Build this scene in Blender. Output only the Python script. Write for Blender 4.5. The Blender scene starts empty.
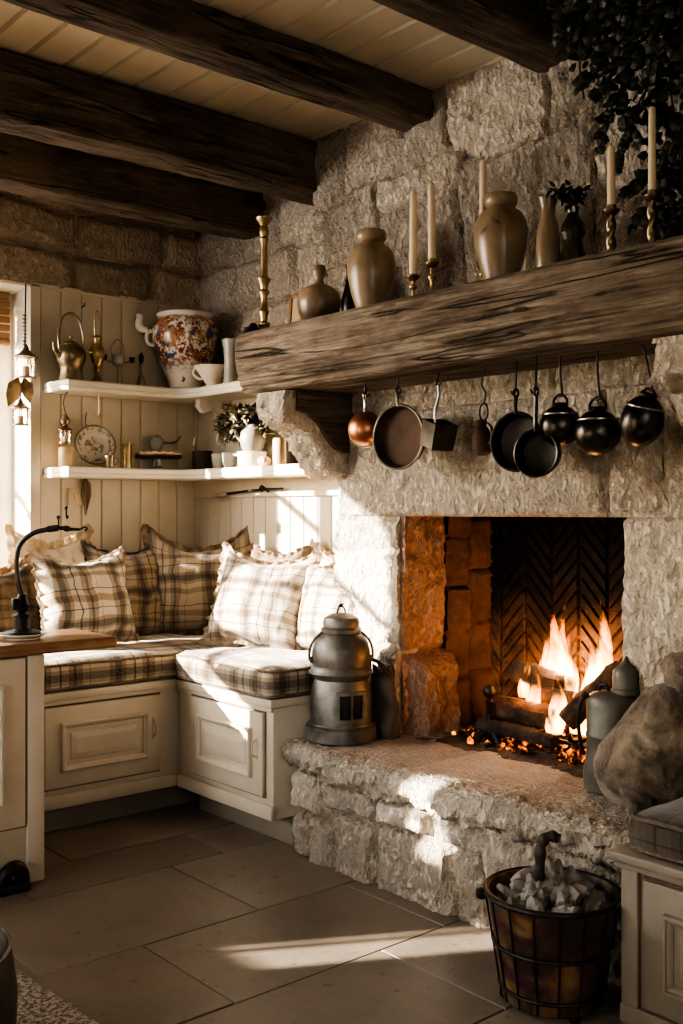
import bpy, bmesh, math, random
from mathutils import Vector, Matrix, Euler, noise
R = math.radians; PI = math.pi; TAU = 2*PI
random.seed(7)
SC = bpy.context.scene
COL = SC.collection
def sst(a, b, x):
    t = min(1, max(0, (x-a)/(b-a))); return t*t*(3-2*t)
def fr(x, y, z, o=4):
    return noise.fractal(Vector((x, y, z)), 0.6, 2.1, o)
# ------------------------------------------------------------------ materials
class NB:
    def __init__(s, name):
        s.m = bpy.data.materials.new(name); s.m.use_nodes = True
        s.t = s.m.node_tree; s.t.nodes.clear()
        s.out = s.t.nodes.new('ShaderNodeOutputMaterial')
    def n(s, typ, **kw):
        nd = s.t.nodes.new('ShaderNode'+typ)
        for k, v in kw.items(): setattr(nd, k, v)
        return nd
    def put(s, sock, v):
        if v is None: return
        if isinstance(v, bpy.types.NodeSocket): s.t.links.new(v, sock)
        else:
            if isinstance(v, (tuple, list)) and len(v) == 3 and sock.type == 'RGBA': v = (*v, 1)
            sock.default_value = v
    def math(s, op, a, b=None, c=None, clamp=False):
        nd = s.n('Math', operation=op, use_clamp=clamp)
        for i, v in enumerate((a, b, c)): s.put(nd.inputs[i], v)
        return nd.outputs[0]
    def mix(s, f, a, b, mode='MIX'):
        nd = s.n('Mix', data_type='RGBA', blend_type=mode)
        s.put(nd.inputs[0], f); s.put(nd.inputs[6], a); s.put(nd.inputs[7], b)
        return nd.outputs[2]
    def ramp(s, f, stops, interp='LINEAR'):
        nd = s.n('ValToRGB'); cr = nd.color_ramp; cr.interpolation = interp
        while len(cr.elements) < len(stops): cr.elements.new(1.0)
        for e, (p, c) in zip(cr.elements, stops):
            e.position = p; e.color = (*c, 1) if len(c) == 3 else c
        s.put(nd.inputs[0], f); return nd.outputs[0]
    def coord(s, which='Object', stretch=(1, 1, 1), rot=(0, 0, 0)):
        tc = s.n('TexCoord'); mp = s.n('Mapping')
        s.t.links.new(tc.outputs[which], mp.inputs[0])
        mp.inputs['Scale'].default_value = stretch; mp.inputs['Rotation'].default_value = rot
        return mp.outputs[0]
    def noise(s, vec, scale, detail=5, rough=.6, dist=0):
        nd = s.n('TexNoise'); s.put(nd.inputs['Vector'], vec)
        nd.inputs['Scale'].default_value = scale; nd.inputs['Detail'].default_value = detail
        nd.inputs['Roughness'].default_value = rough; nd.inputs['Distortion'].default_value = dist
        return nd.outputs['Fac']
    def bump(s, h, strength=.3, dist=.01, normal=None):
        nd = s.n('Bump'); nd.inputs['Strength'].default_value = strength; nd.inputs['Distance'].default_value = dist
        s.put(nd.inputs['Height'], h); s.put(nd.inputs['Normal'], normal); return nd.outputs[0]
    def bsdf(s, col, rough=.6, metal=0, normal=None, spec=.5, **kw):
        b = s.n('BsdfPrincipled'); s.put(b.inputs['Base Color'], col); s.put(b.inputs['Roughness'], rough)
        s.put(b.inputs['Metallic'], metal); s.put(b.inputs['Normal'], normal)
        b.inputs['Specular IOR Level'].default_value = spec
        for k, v in kw.items(): s.put(b.inputs[k.replace('_', ' ')], v)
        s.t.links.new(b.outputs[0], s.out.inputs[0]); return b

def pm(name, c1, c2, scale=8, stretch=(1, 1, 1), rough=.6, metal=0, bs=.2, bscale=40, bd=.004, lo=.35, hi=.65, spec=.5, r2=None, detail=6, **kw):
    b = NB(name); v = b.coord('Object', stretch)
    f = b.noise(v, scale, detail)
    c = b.ramp(f, [(lo, c1), (hi, c2)])
    h = b.noise(v, bscale, 5)
    rr = rough if r2 is None else b.math('MULTIPLY_ADD', f, r2-rough, rough)
    b.bsdf(c, rr, metal, b.bump(h, bs, bd), spec, **kw)
    return b.m

def stone_mat(name, c1, c2, c3, mortar, tonefac=.5, bs=.8):
    b = NB(name); v = b.coord('Object')
    at = b.n('Attribute', attribute_name='tone'); sp = b.n('SeparateColor'); b.t.links.new(at.outputs['Color'], sp.inputs[0])
    big = b.noise(v, 5, 6, .65); mid = b.noise(v, 22, 6, .7)
    col = b.mix(b.ramp(big, [(.3, (0, 0, 0)), (.7, (1, 1, 1))]), c1, c2)
    col = b.mix(b.ramp(mid, [(.54, (0, 0, 0)), (.78, (.8, .8, .8))]), col, c3)
    tone = b.math('MULTIPLY_ADD', sp.outputs[0], tonefac, 1-tonefac*.5)
    tn = b.n('CombineColor'); [b.put(tn.inputs[i], tone) for i in range(3)]
    col = b.mix(1.0, col, tn.outputs[0], 'MULTIPLY')
    col = b.mix(b.math('MULTIPLY', sp.outputs[1], .75), col, mortar)
    wv = b.coord('Object', (1, 1, .62))
    vo = b.n('TexVoronoi'); vo.inputs['Scale'].default_value = 62; b.put(vo.inputs['Vector'], wv)
    n1 = b.noise(wv, 62, 4, .65); n2 = b.noise(v, 24, 3, .6)
    chip = b.ramp(n1, [(.38, (0, 0, 0)), (.56, (1, 1, 1))])
    h = b.math('ADD', b.math('MULTIPLY', chip, .8), b.math('ADD', b.math('MULTIPLY', vo.outputs['Distance'], .5), b.math('MULTIPLY', n2, 1.2)))
    pit_dark = b.math('MULTIPLY', b.ramp(n1, [(.32, (1, 1, 1)), (.50, (0, 0, 0))]), b.math('MULTIPLY_ADD', n2, .9, .1))  # pits darkened in the colour for crisper relief
    col = b.mix(b.math('MULTIPLY', pit_dark, .55), col, tuple(k*.45 for k in c3))
    b.bsdf(col, .9, 0, b.bump(h, bs, .020), .2)
    return b.m
STONE = stone_mat('limestone', (.51, .435, .35), (.64, .565, .475), (.37, .30, .23), (.46, .385, .305))
STONE_D = stone_mat('old_wall_stone', (.43, .34, .245), (.56, .46, .35), (.30, .225, .155), (.42, .335, .25))
STONE_F = stone_mat('reddish_limestone', (.46, .29, .215), (.54, .36, .27), (.33, .20, .145), (.32, .2, .15))  # redder tint of the limestone for the reveal

def wood(name, c1, c2, c3, axis=1, rough=.8, crack=.8, bs=.9):
    b = NB(name)
    def sv(k, l):
        st = [k, k, k]; st[axis] = l; return b.coord('Object', tuple(st))
    g = b.noise(sv(14, 1.1), 2.6, 8, .7, .35); g2 = b.noise(sv(60, 1.4), 2.2, 5, .65, .2)
    big = b.noise(b.coord('Object'), 2.6, 5)
    col = b.ramp(g, [(.36, c1), (.5, c2), (.64, c3)])
    col = b.mix(b.ramp(g2, [(.36, (.7, .7, .7)), (.58, (0, 0, 0))]), col, c1)
    col = b.mix(b.ramp(big, [(.42, (0, 0, 0)), (.68, (.55, .55, .55))]), col, c3)
    col = b.mix(b.ramp(b.noise(sv(7, 3), 1.7, 4), [(.56, (0, 0, 0)), (.72, (.6, .6, .6))]), col, tuple(k*.7 for k in c1))
    cr = b.ramp(b.math('ABSOLUTE', b.math('SUBTRACT', b.noise(sv(11, .6), 1.5, 2, .4, .25), .5)), [(0, (1, 1, 1)), (.022*crack, (0, 0, 0))])
    gate = b.ramp(b.noise(sv(3, .9), 2.0, 2), [(.44, (0, 0, 0)), (.52, (1, 1, 1))]); cr = b.math('MULTIPLY', cr, gate)
    col = b.mix(b.math('MULTIPLY', cr, .9 if crack > .1 else 0), col, tuple(k*.25 for k in c1))
    h = b.math('SUBTRACT', b.math('ADD', b.math('MULTIPLY', g2, .8), g), b.math('MULTIPLY', cr, 1.4))
    b.bsdf(col, rough, 0, b.bump(h, bs, .010), .25)
    return b.m
MANTEL = wood('weathered_oak', (.065, .046, .033), (.19, .146, .108), (.34, .285, .23), 1)
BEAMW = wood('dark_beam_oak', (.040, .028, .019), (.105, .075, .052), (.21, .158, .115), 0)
COUNTER = wood('honey_wood', (.14, .072, .037), (.235, .128, .068), (.31, .185, .105), 0, .35, 0.01, .1)
PAINT = pm('cream_paint', (.47, .405, .31), (.55, .48, .38), 5, rough=.5, bs=.08, bscale=60)
PAINT_C = pm('ceiling_paint', (.54, .46, .345), (.61, .53, .405), 4, rough=.6, bs=.08, bscale=60)
SHELFP = pm('shelf_paint', (.66, .60, .50), (.74, .68, .58), 6, rough=.45, bs=.1, bscale=50)
PAINT_S = pm('shaded_plinth_paint', (.22, .185, .14), (.27, .23, .18), 5, rough=.6)  # cream darkened: shade under the bench overhang put into the colour
PAINT_DIM = pm('dimmed_cream_paint', (.20, .172, .14), (.25, .218, .178), 5, rough=.5, bs=.08)  # cream darkened to stand in for weaker light at the hearth-end cabinet
PLASTER = pm('lime_plaster', (.55, .47, .36), (.63, .55, .44), 3, rough=.9, bs=.3, bscale=20)
BRASS = pm('old_brass', (.26, .18, .09), (.50, .38, .21), 14, rough=.28, r2=.5, metal=1, bs=.12, bscale=60)
BRASS_D = pm('dark_brass', (.15, .115, .075), (.36, .285, .19), 14, rough=.28, r2=.5, metal=1, bs=.15, bscale=60)
COPPER = pm('worn_copper', (.36, .15, .08), (.62, .30, .18), 12, rough=.3, r2=.45, metal=1, bs=.12, bscale=50)
COPPER_D = pm('smoked_copper', (.040, .024, .017), (.085, .050, .034), 9, rough=.6, r2=.75, metal=.15, spec=.2, bs=.15, bscale=50)
IRON = pm('black_iron', (.012, .011, .010), (.032, .028, .025), 12, rough=.45, metal=.6, bs=.3, bscale=60)
STEEL = pm('grey_steel', (.20, .185, .165), (.36, .335, .30), 12, rough=.35, metal=1, bs=.1, bscale=60)
PEWTER = pm('dark_pewter', (.028, .025, .023), (.085, .077, .069), 10, rough=.22, r2=.42, metal=1, bs=.15, bscale=40)
ZINC = pm('weathered_zinc', (.085, .079, .07), (.24, .225, .2), 9, rough=.42, r2=.62, metal=.75, bs=.25, bscale=30)
OLIVE = pm('grey_enamel', (.075, .07, .06), (.14, .13, .112), 8, rough=.5, metal=.3, bs=.2, bscale=30)
GREYP = pm('pale_grey_glaze', (.26, .25, .21), (.38, .36, .31), 10, rough=.35, bs=.05)
WHITEP = pm('cream_porcelain', (.66, .60, .50), (.76, .70, .60), 10, rough=.22, bs=.04)
WAX = pm('ivory_wax', (.70, .58, .40), (.78, .67, .49), 10, rough=.45, bs=.04, Subsurface_Weight=.15)
AMBERW = pm('amber_wax', (.46, .32, .17), (.58, .43, .25), 10, rough=.4, bs=.05)
SACK = None
def sack_mat():
    b = NB('mottled_sackcloth'); v = b.coord('Object')
    f = b.noise(v, 9, 6, .65, .8); g = b.noise(v, 3.5, 4, .6, .4)
    c = b.ramp(f, [(.3, (.025, .018, .013)), (.45, (.12, .09, .065)), (.64, (.28, .22, .165))])
    c = b.mix(b.ramp(g, [(.48, (0, 0, 0)), (.62, (.8, .8, .8))]), c, (.05, .036, .026))
    h = b.math('ADD', b.noise(v, 160, 4), b.math('MULTIPLY', b.noise(v, 24, 4), 1.5))
    b.bsdf(c, .95, 0, b.bump(h, .7, .008), .15, Sheen_Weight=.3)
    return b.m
SACK = sack_mat()
SOOT = pm('sooty_brick', (.012, .009, .007), (.045, .03, .02), 6, rough=.95, bs=.6, bscale=30, bd=.01)
def brick_mat():
    b = NB('sooted_fire_brick'); v = b.coord('Object'); z = b.n('SeparateXYZ'); b.put(z.inputs[0], v)
    f = b.noise(v, 9, 5, .65); c = b.ramp(f, [(.35, (.10, .055, .035)), (.65, (.24, .135, .085))])
    zz = b.math('ADD', z.outputs[2], b.math('MULTIPLY', b.math('SUBTRACT', b.noise(v, 5, 4), .5), .35))
    c = b.mix(b.ramp(zz, [(.58, (.1, .1, .1)), (.84, (1, 1, 1))]), c, (.010, .008, .007))
    c = b.mix(b.ramp(b.noise(v, 20, 4, .7), [(.5, (0, 0, 0)), (.65, (.8, .8, .8))]), c, (.025, .016, .012))
    b.bsdf(c, .95, 0, b.bump(b.noise(v, 45, 5), .7, .01), .15); return b.m
BRICKS = brick_mat()
BRICK = pm('fired_brick', (.055, .030, .022), (.13, .068, .046), 9, rough=.92, bs=.7, bscale=45, bd=.01)
ASH = pm('ash_bed', (.03, .022, .018), (.12, .09, .07), 16, rough=1, bs=.8, bscale=50, bd=.015)
CHAR = pm('charred_wood', (.010, .008, .007), (.07, .045, .03), 14, (1, 1, .3), .95, bs=1, bscale=40, bd=.012)
LEATHER = pm('black_leather', (.010, .008, .007), (.025, .02, .017), 12, rough=.4, bs=.2, bscale=80)
COAL = pm('pale_stone_lump', (.13, .115, .10), (.30, .275, .24), 12, rough=.7, bs=.6, bscale=30, bd=.01)
RUGM = pm('tweed_wool', (.16, .125, .095), (.48, .42, .35), 90, rough=1, bs=1, bscale=120, bd=.01, lo=.42, hi=.58, detail=2)
GLASSY = pm('dark_glass', (.02, .022, .015), (.07, .065, .04), 20, rough=.12, bs=.2, bscale=60, Transmission_Weight=.25)
def lantern_glass():
    b = NB('lantern_glass'); g = b.n('BsdfGlossy'); g.inputs['Roughness'].default_value = .08
    t = b.n('BsdfTransparent'); m = b.n('MixShader'); m.inputs[0].default_value = .18
    t.inputs[0].default_value = (.96, .93, .88, 1)
    f = b.noise(b.coord('Object'), 8, 2); b.put(g.inputs[0], b.ramp(f, [(0, (.8, .8, .78)), (1, (.95, .95, .93))]))
    b.t.links.new(t.outputs[0], m.inputs[1]); b.t.links.new(g.outputs[0], m.inputs[2]); b.t.links.new(m.outputs[0], b.out.inputs[0])
    return b.m
LGLASS = lantern_glass()
def wglass():
    m = lantern_glass(); m.name = 'window_glass'
    for n in m.node_tree.nodes:
        if n.type == 'MIX_SHADER': n.inputs[0].default_value = .04
    return m
WGLASS = wglass()
def glaze(name, c1, c2, dark, spots):
    b = NB(name); v = b.coord('Object')
    f = b.noise(v, 7, 5, .6, .3); z = b.n('SeparateXYZ'); tc = b.n('TexCoord'); b.t.links.new(tc.outputs['Generated'], z.inputs[0])
    c = b.mix(b.ramp(f, [(.35, (0, 0, 0)), (.65, (1, 1, 1))]), c1, c2)
    zz = b.math('ADD', z.outputs[2], b.math('MULTIPLY', b.math('SUBTRACT', f, .5), .6))
    if dark: c = b.mix(b.ramp(zz, [(dark-.1, (1, 1, 1)), (dark+.12, (0, 0, 0))]), c, (.09, .065, .045))
    if spots:
        s = b.noise(v, 11, 3, .5, .8); c = b.mix(b.ramp(s, [(.62, (0, 0, 0)), (.67, (.85, .85, .85))]), c, (.055, .055, .06))
    b.bsdf(c, b.math('MULTIPLY_ADD', f, .2, .22), 0, b.bump(b.noise(v, 30), .12, .004), .5)
    return b.m
JARG = glaze('ochre_salt_glaze', (.21, .15, .09), (.33, .25, .165), 0, False)
JARG2 = glaze('ochre_glaze_blue_marks', (.19, .135, .082), (.30, .225, .145), 0, True)
STONEWARE = glaze('two_tone_stoneware', (.20, .145, .09), (.32, .24, .155), .28, False)
def imari():
    b = NB('imari_porcelain'); v = b.coord('Object')
    tc = b.n('TexCoord'); z = b.n('SeparateXYZ'); b.t.links.new(tc.outputs['Generated'], z.inputs[0])
    zz = z.outputs[2]
    band = b.ramp(zz, [(.18, (0, 0, 0)), (.38, (1, 1, 1)), (.90, (1, 1, 1)), (.95, (0, 0, 0))])
    c = (.66, .60, .52)
    def spots(c, sc, lo, hi, col, off, d=3):
        mp = b.n('Mapping'); b.put(mp.inputs[0], v); mp.inputs['Location'].default_value = (off, off*2, off*3)
        n_ = b.noise(mp.outputs[0], sc*.75, d, .7, .6)
        f = b.math('MULTIPLY', b.ramp(n_, [(lo, (0, 0, 0)), (hi, (1, 1, 1))]), band)
        return b.mix(f, c, col)
    c = spots(c, 16, .49, .53, (.33, .145, .08), 0); c = spots(c, 26, .53, .56, (.40, .24, .12), 3)
    c = spots(c, 20, .55, .58, (.06, .075, .16), 7); c = spots(c, 44, .54, .58, (.18, .06, .03), 11)
    few = b.ramp(b.noise(v, 26, 2, .5), [(.68, (0, 0, 0)), (.72, (1, 1, 1))]); c = b.mix(few, c, (.10, .12, .2))
    b.bsdf(c, .18, 0, None, .5)
    return b.m
IMARI = imari()
def platem():
    b = NB('transfer_plate'); tc = b.n('TexCoord'); v = tc.outputs['Object']
    ln = b.n('VectorMath', operation='LENGTH'); b.put(ln.inputs[0], v)
    r = ln.outputs['Value']
    n_ = b.noise(v, 55, 4, .65, .8)
    ring = b.ramp(b.math('MULTIPLY', r, 10), [(0, (.9, .9, .9)), (.40, (.8, .8, .8)), (.44, (0, 0, 0)), (.60, (.2, .2, .2)), (.64, (.9, .9, .9)), (.78, (.9, .9, .9)), (.81, (.2, .2, .2))])
    f = b.math('MULTIPLY', b.ramp(n_, [(.46, (0, 0, 0)), (.56, (1, 1, 1))]), ring)
    c = b.mix(f, (.50, .44, .35), (.12, .105, .09))
    c = b.mix(b.ramp(b.math('MULTIPLY', r, 10), [(.80, (0, 0, 0)), (.83, (1, 1, 1))]), c, (.16, .12, .085))
    b.bsdf(c, .25, 0, None, .5); return b.m
PLATEM = platem()
def plaid(name, base, tan, brown, k=2.0, off=(0, 0), warm=1):
    b = NB(name); uv = b.n('UVMap'); sp = b.n('SeparateXYZ'); b.t.links.new(uv.outputs[0], sp.inputs[0])
    W = base
    def bands(s, seq):
        t = b.math('FRACT', b.math('MULTIPLY_ADD', s, k, off[0] if seq == 0 else off[1]))
        if seq == 0:
            st = [(0, W), (.20, tan), (.28, brown), (.37, tan), (.43, W), (.54, brown), (.565, W), (.66, tan), (.72, brown), (.76, tan), (.84, W), (.93, tan), (.945, W)]
        else:
            st = [(0, W), (.14, tan), (.22, W), (.30, tan), (.34, brown), (.43, tan), (.48, W), (.62, brown), (.635, W), (.74, tan), (.84, W), (.92, brown), (.935, W)]
        return b.ramp(t, st, 'CONSTANT')
    a = bands(sp.outputs[0], 0); c = bands(sp.outputs[1], 1)
    avg = b.mix(.5, a, c); mul = b.mix(1.0, a, c, 'MULTIPLY')
    col = b.mix(.75, avg, mul)
    v = b.coord('UV', (1, 1, 1))
    w1 = b.n('TexWave', bands_direction='X'); w1.inputs['Scale'].default_value = 60*k/2; b.put(w1.inputs['Vector'], v)
    w2 = b.n('TexWave', bands_direction='Y'); w2.inputs['Scale'].default_value = 60*k/2; b.put(w2.inputs['Vector'], v)
    h = b.math('ADD', w1.outputs['Fac'], w2.outputs['Fac'])
    wr = b.noise(b.coord('Object'), 14, 4, .6)
    col = b.mix(b.ramp(b.noise(v, 120, 2), [(.4, (0, 0, 0)), (.7, (.22, .22, .22))]), col, tuple(x*.5 for x in base))
    nm = b.bump(wr, .35, .02); nm = b.bump(h, .12, .003, nm)
    b.bsdf(col, .92, 0, nm, .2, Sheen_Weight=.25)
    return b.m
CREAM = (.72, .665, .58)
PL_WHITE = plaid('cream_plaid', CREAM, (.36, .275, .20), (.075, .052, .038), 1.7, (.05, .1))
PL_WHITE2 = plaid('cream_plaid_fine', CREAM, (.38, .29, .21), (.085, .058, .042), 1.8, (.42, .3))
PL_TAN = plaid('tan_plaid', (.50, .42, .325), (.27, .20, .14), (.055, .04, .03), 1.7, (.3, .5))
PL_DARK = plaid('brown_plaid', (.42, .33, .23), (.25, .17, .10), (.06, .038, .026), 1.5, (.1, .2))
PL_SEAT = plaid('seat_plaid', (.66, .59, .49), (.34, .265, .19), (.08, .056, .042), 3.4, (.1, .22))
PL_GREY = plaid('grey_plaid', (.20, .175, .145), (.135, .115, .092), (.055, .045, .036), 3.0, (.1, .52))
FLORAL = pm('faded_floral_linen', (.60, .51, .40), (.42, .32, .22), 22, rough=.95, bs=.3, bscale=120, lo=.45, hi=.62)
RUFF_L = pm('cream_ruffle', (.60, .50, .37), (.44, .33, .22), 30, rough=.95, bs=.3, bscale=100, lo=.4, hi=.7)
RUFF_D = pm('brown_ruffle', (.36, .26, .17), (.19, .125, .08), 30, rough=.95, bs=.3, bscale=100, lo=.4, hi=.7)
PIPE_D = pm('brown_piping', (.11, .08, .06), (.19, .145, .108), 60, rough=.95, bs=.4, bscale=200)
def floor_mat():
    b = NB('limestone_floor'); v = b.coord('Object')
    at = b.n('Attribute', attribute_name='tone'); sp = b.n('SeparateColor'); b.t.links.new(at.outputs['Color'], sp.inputs[0])
    f = b.noise(v, 3.5, 7, .65); g = b.noise(v, 35, 5, .7)
    c = b.mix(b.ramp(f, [(.3, (0, 0, 0)), (.7, (1, 1, 1))]), (.155, .125, .098), (.25, .205, .162))
    c = b.mix(b.ramp(g, [(.60, (0, 0, 0)), (.70, (.45, .45, .45))]), c, (.30, .25, .20))
    c = b.mix(b.ramp(b.noise(v, 28, 3, .6), [(.28, (.7, .7, .7)), (.36, (0, 0, 0))]), c, (.07, .05, .035))
    tone = b.math('MULTIPLY_ADD', sp.outputs[0], .4, .8); tn = b.n('CombineColor'); [b.put(tn.inputs[i], tone) for i in range(3)]
    c = b.mix(1.0, c, tn.outputs[0], 'MULTIPLY')
    c = b.mix(b.math('MULTIPLY', sp.outputs[1], .8), c, (.13, .105, .08))
    b.bsdf(c, b.math('MULTIPLY_ADD', f, .3, .28), 0, b.bump(b.math('ADD', g, b.math('MULTIPLY', f, 2)), .22, .006), .4)
    return b.m
FLOORM = floor_mat()
def leaf_mat(name, c1, c2):
    b = NB(name); oi = b.coord('Object')
    c = b.ramp(b.noise(oi, 14, 3), [(.35, c1), (.65, c2)])
    b.bsdf(c, .45, 0, None, .4); return b.m
IVYM = leaf_mat('ivy_leaf', (.010, .013, .007), (.034, .038, .018))
DRYM = leaf_mat('dry_leaf', (.07, .06, .038), (.20, .165, .11))
TWIG = pm('twig_bark', (.05, .035, .022), (.12, .085, .055), 30, rough=.9)
BUCKETM = None
def bucket_mat():
    b = NB('painted_bucket_staves'); v = b.coord('Object')
    f = b.noise(v, 5.5, 4, .6, 1.0); g = b.noise(v, 9, 4, .6, .5)
    c = b.ramp(f, [(.36, (.022, .012, .011)), (.47, (.07, .028, .03)), (.55, (.16, .09, .035)), (.63, (.20, .135, .065)), (.7, (.09, .035, .03))])
    c = b.mix(b.ramp(g, [(.45, (0, 0, 0)), (.6, (.85, .85, .85))]), c, (.018, .013, .011))
    b.bsdf(c, .5, 0, b.bump(b.noise(v, 40), .3, .005), .4); return b.m
BUCKETM = bucket_mat()
def ember_mat():
    b = NB('glowing_ember'); v = b.coord('Object'); f = b.noise(v, 26, 4, .6)
    c = b.ramp(f, [(.35, (.02, .012, .01)), (.6, (.09, .05, .03))])
    bs = b.bsdf(c, .95, 0, b.bump(f, .6, .01), .2)
    b.put(bs.inputs['Emission Color'], b.ramp(f, [(.45, (.9, .10, .01)), (.7, (1, .35, .05))]))
    b.put(bs.inputs['Emission Strength'], b.math('MULTIPLY', b.ramp(f, [(.50, (0, 0, 0)), (.70, (1, 1, 1))]), 3.2)); return b.m
EMBER = ember_mat()
def flame_mat(strength):
    b = NB('flame_gas'); tc = b.n('TexCoord'); z = b.n('SeparateXYZ'); b.t.links.new(tc.outputs['Generated'], z.inputs[0])
    zz = z.outputs[2]
    v = b.coord('Object', (1, 1, .35)); n_ = b.noise(v, 26, 3, .6, .5)
    dens = b.ramp(b.math('ADD', n_, b.math('MULTIPLY', zz, -.12)), [(.36, (.0, .0, .0)), (.58, (1, 1, 1))])
    fall = b.ramp(zz, [(0, (.5, .5, .5)), (.15, (1, 1, 1)), (.6, (.6, .6, .6)), (1, (.10, .10, .10))])
    col = b.ramp(zz, [(0, (1, .42, .08)), (.3, (1, .50, .14)), (.65, (1, .30, .045)), (1, (1, .14, .012))])
    e = b.n('Emission'); b.put(e.inputs[0], col); b.put(e.inputs[1], b.math('MULTIPLY', b.math('MULTIPLY', dens, fall), strength))
    b.t.links.new(e.outputs[0], b.out.inputs['Volume']); return b.m
FLAME = flame_mat(620)

# ------------------------------------------------------------------ mesh helpers
def link(o, parent=None):
    COL.objects.link(o)
    if parent: o.parent = parent
    return o
def obj(name, bm, mat, parent=None, sharp=38, loc=None, rot=None, smooth=True):
    bmesh.ops.recalc_face_normals(bm, faces=bm.faces)
    me = bpy.data.meshes.new(name); bm.to_mesh(me); bm.free()
    if smooth:
        me.shade_smooth(); me.set_sharp_from_angle(angle=R(sharp))
    me.materials.append(mat)
    o = bpy.data.objects.new(name, me)
    if loc: o.location = loc
    if rot: o.rotation_euler = rot
    return link(o, parent)
def tag(o, label, cat, group=None, kind=None):
    o['label'] = label; o['category'] = cat
    if group: o['group'] = group
    if kind: o['kind'] = kind
    return o
def thing(name, label, cat, loc=(0, 0, 0), rot=(0, 0, 0), group=None):
    o = bpy.data.objects.new(name, None); o.location = loc; o.rotation_euler = rot; o.empty_display_size = .05
    link(o); return tag(o, label, cat, group)
def struct(name, bm, mat, parent=None, **k):
    o = obj(name, bm, mat, parent, **k)
    if not parent: o['kind'] = 'structure'
    return o
def B(): return bmesh.new()
def box(bm, x0, x1, y0, y1, z0, z1, bev=.004, seg=2, M=None):
    g = bmesh.ops.create_cube(bm, size=1)
    vs = g['verts']
    for v in vs: v.co = Vector(((x0+x1)/2+v.co.x*(x1-x0), (y0+y1)/2+v.co.y*(y1-y0), (z0+z1)/2+v.co.z*(z1-z0)))
    if bev:
        es = list({e for v in vs for e in v.link_edges})
        r = bmesh.ops.bevel(bm, geom=es, offset=bev, segments=seg, profile=.5, affect='EDGES')
        vs = list({v for f in r['faces'] for v in f.verts} | {v for v in vs if v.is_valid})
    if M is not None: bmesh.ops.transform(bm, matrix=M, verts=vs)
    return bm
def bx(*a, **k): return box(B(), *a, **k)
def loft(bm, rings, closed=True, cap0=True, cap1=True):
    VR = []
    for r in rings: VR.append([bm.verts.new(p) for p in r])
    n = len(VR[0])
    for a, b in zip(VR, VR[1:]):
        for i in range(n if closed else n-1):
            j = (i+1) % n
            bm.faces.new((a[i], a[j], b[j], b[i]))
    if closed and cap0: bm.faces.new(list(reversed(VR[0])))
    if closed and cap1: bm.faces.new(VR[-1])
    return bm
def lathe(bm, prof, seg=28, M=None, wob=0):
    rings = []
    for (r, z) in prof:
        rr = max(r, .0004)
        ring = []
        for i in range(seg):
            a = TAU*i/seg; q = rr*(1+(wob*noise.noise(Vector((math.cos(a)*2, math.sin(a)*2, z*20))) if wob else 0))
            p = Vector((q*math.cos(a), q*math.sin(a), z)); ring.append(M @ p if M else p)
        rings.append(ring)
    return loft(bm, rings)
def lat(*a, **k): return lathe(B(), *a, **k)
def cat(pts, n=6):
    P = [Vector(p) for p in pts]; P = [P[0]*2-P[1]] + P + [P[-1]*2-P[-2]]; out = []
    for i in range(1, len(P)-2):
        a, b, c, d = P[i-1:i+3]
        for k in range(n):
            t = k/n
            out.append(.5*((2*b)+(c-a)*t+(2*a-5*b+4*c-d)*t*t+(3*b-a-3*c+d)*t**3))
    out.append(P[-2]); return out
def tube(bm, pts, rad, seg=8, closed=False):
    P = [Vector(p) for p in pts]; n = len(P)
    T = []
    for i in range(n):
        a = P[(i-1) % n] if (closed or i > 0) else P[i]; b = P[(i+1) % n] if (closed or i < n-1) else P[i]
        T.append((b-a).normalized())
    up = Vector((0, 0, 1)) if abs(T[0].z) < .9 else Vector((1, 0, 0))
    N = (up-T[0]*up.dot(T[0])).normalized(); rings = []
    for i in range(n):
        N = (N-T[i]*N.dot(T[i])).normalized(); Bn = T[i].cross(N)
        r = rad[i] if isinstance(rad, (list, tuple)) else rad
        rings.append([P[i]+(N*math.cos(TAU*k/seg)+Bn*math.sin(TAU*k/seg))*r for k in range(seg)])
    if closed: rings.append(rings[0]); loft(bm, rings, True, False, False); bmesh.ops.remove_doubles(bm, verts=bm.verts, dist=1e-6)
    else: loft(bm, rings)
    return bm
def tb(*a, **k): return tube(B(), *a, **k)
def circ(c, r, ax='z', n=24, a0=0, a1=TAU, sx=1, sy=1):
    out = []
    for i in range(n):
        a = a0+(a1-a0)*i/(n if abs(a1-a0-TAU) < 1e-6 else n-1); u, v = r*math.cos(a)*sx, r*math.sin(a)*sy
        out.append(Vector(c)+(Vector((u, v, 0)) if ax == 'z' else Vector((u, 0, v)) if ax == 'y' else Vector((0, u, v))))
    return out
def extrude_profile(bm, prof, a, b, axis=1, n=1, close=True):
    """prof: 2-D points in the two other axes, swept along axis from a to b"""
    rings = []
    for i in range(n+1):
        t = a+(b-a)*i/n
        rings.append([Vector((t, p[0], p[1])) if axis == 0 else Vector((p[0], t, p[1])) if axis == 1 else Vector((p[0], p[1], t)) for p in prof])
    return loft(bm, rings, close)
def boxuv(me_obj, k=1.0):
    me = me_obj.data; uv = me.uv_layers.new(name='UVMap') if not me.uv_layers else me.uv_layers[0]
    for p in me.polygons:
        n = p.normal
        for li in p.loop_indices:
            c = me.vertices[me.loops[li].vertex_index].co
            uv.data[li].uv = ((c.x, c.y) if abs(n.z) > .6 else (c.x, c.z) if abs(n.y) > abs(n.x) else (c.y, c.z))
    return me_obj

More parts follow.
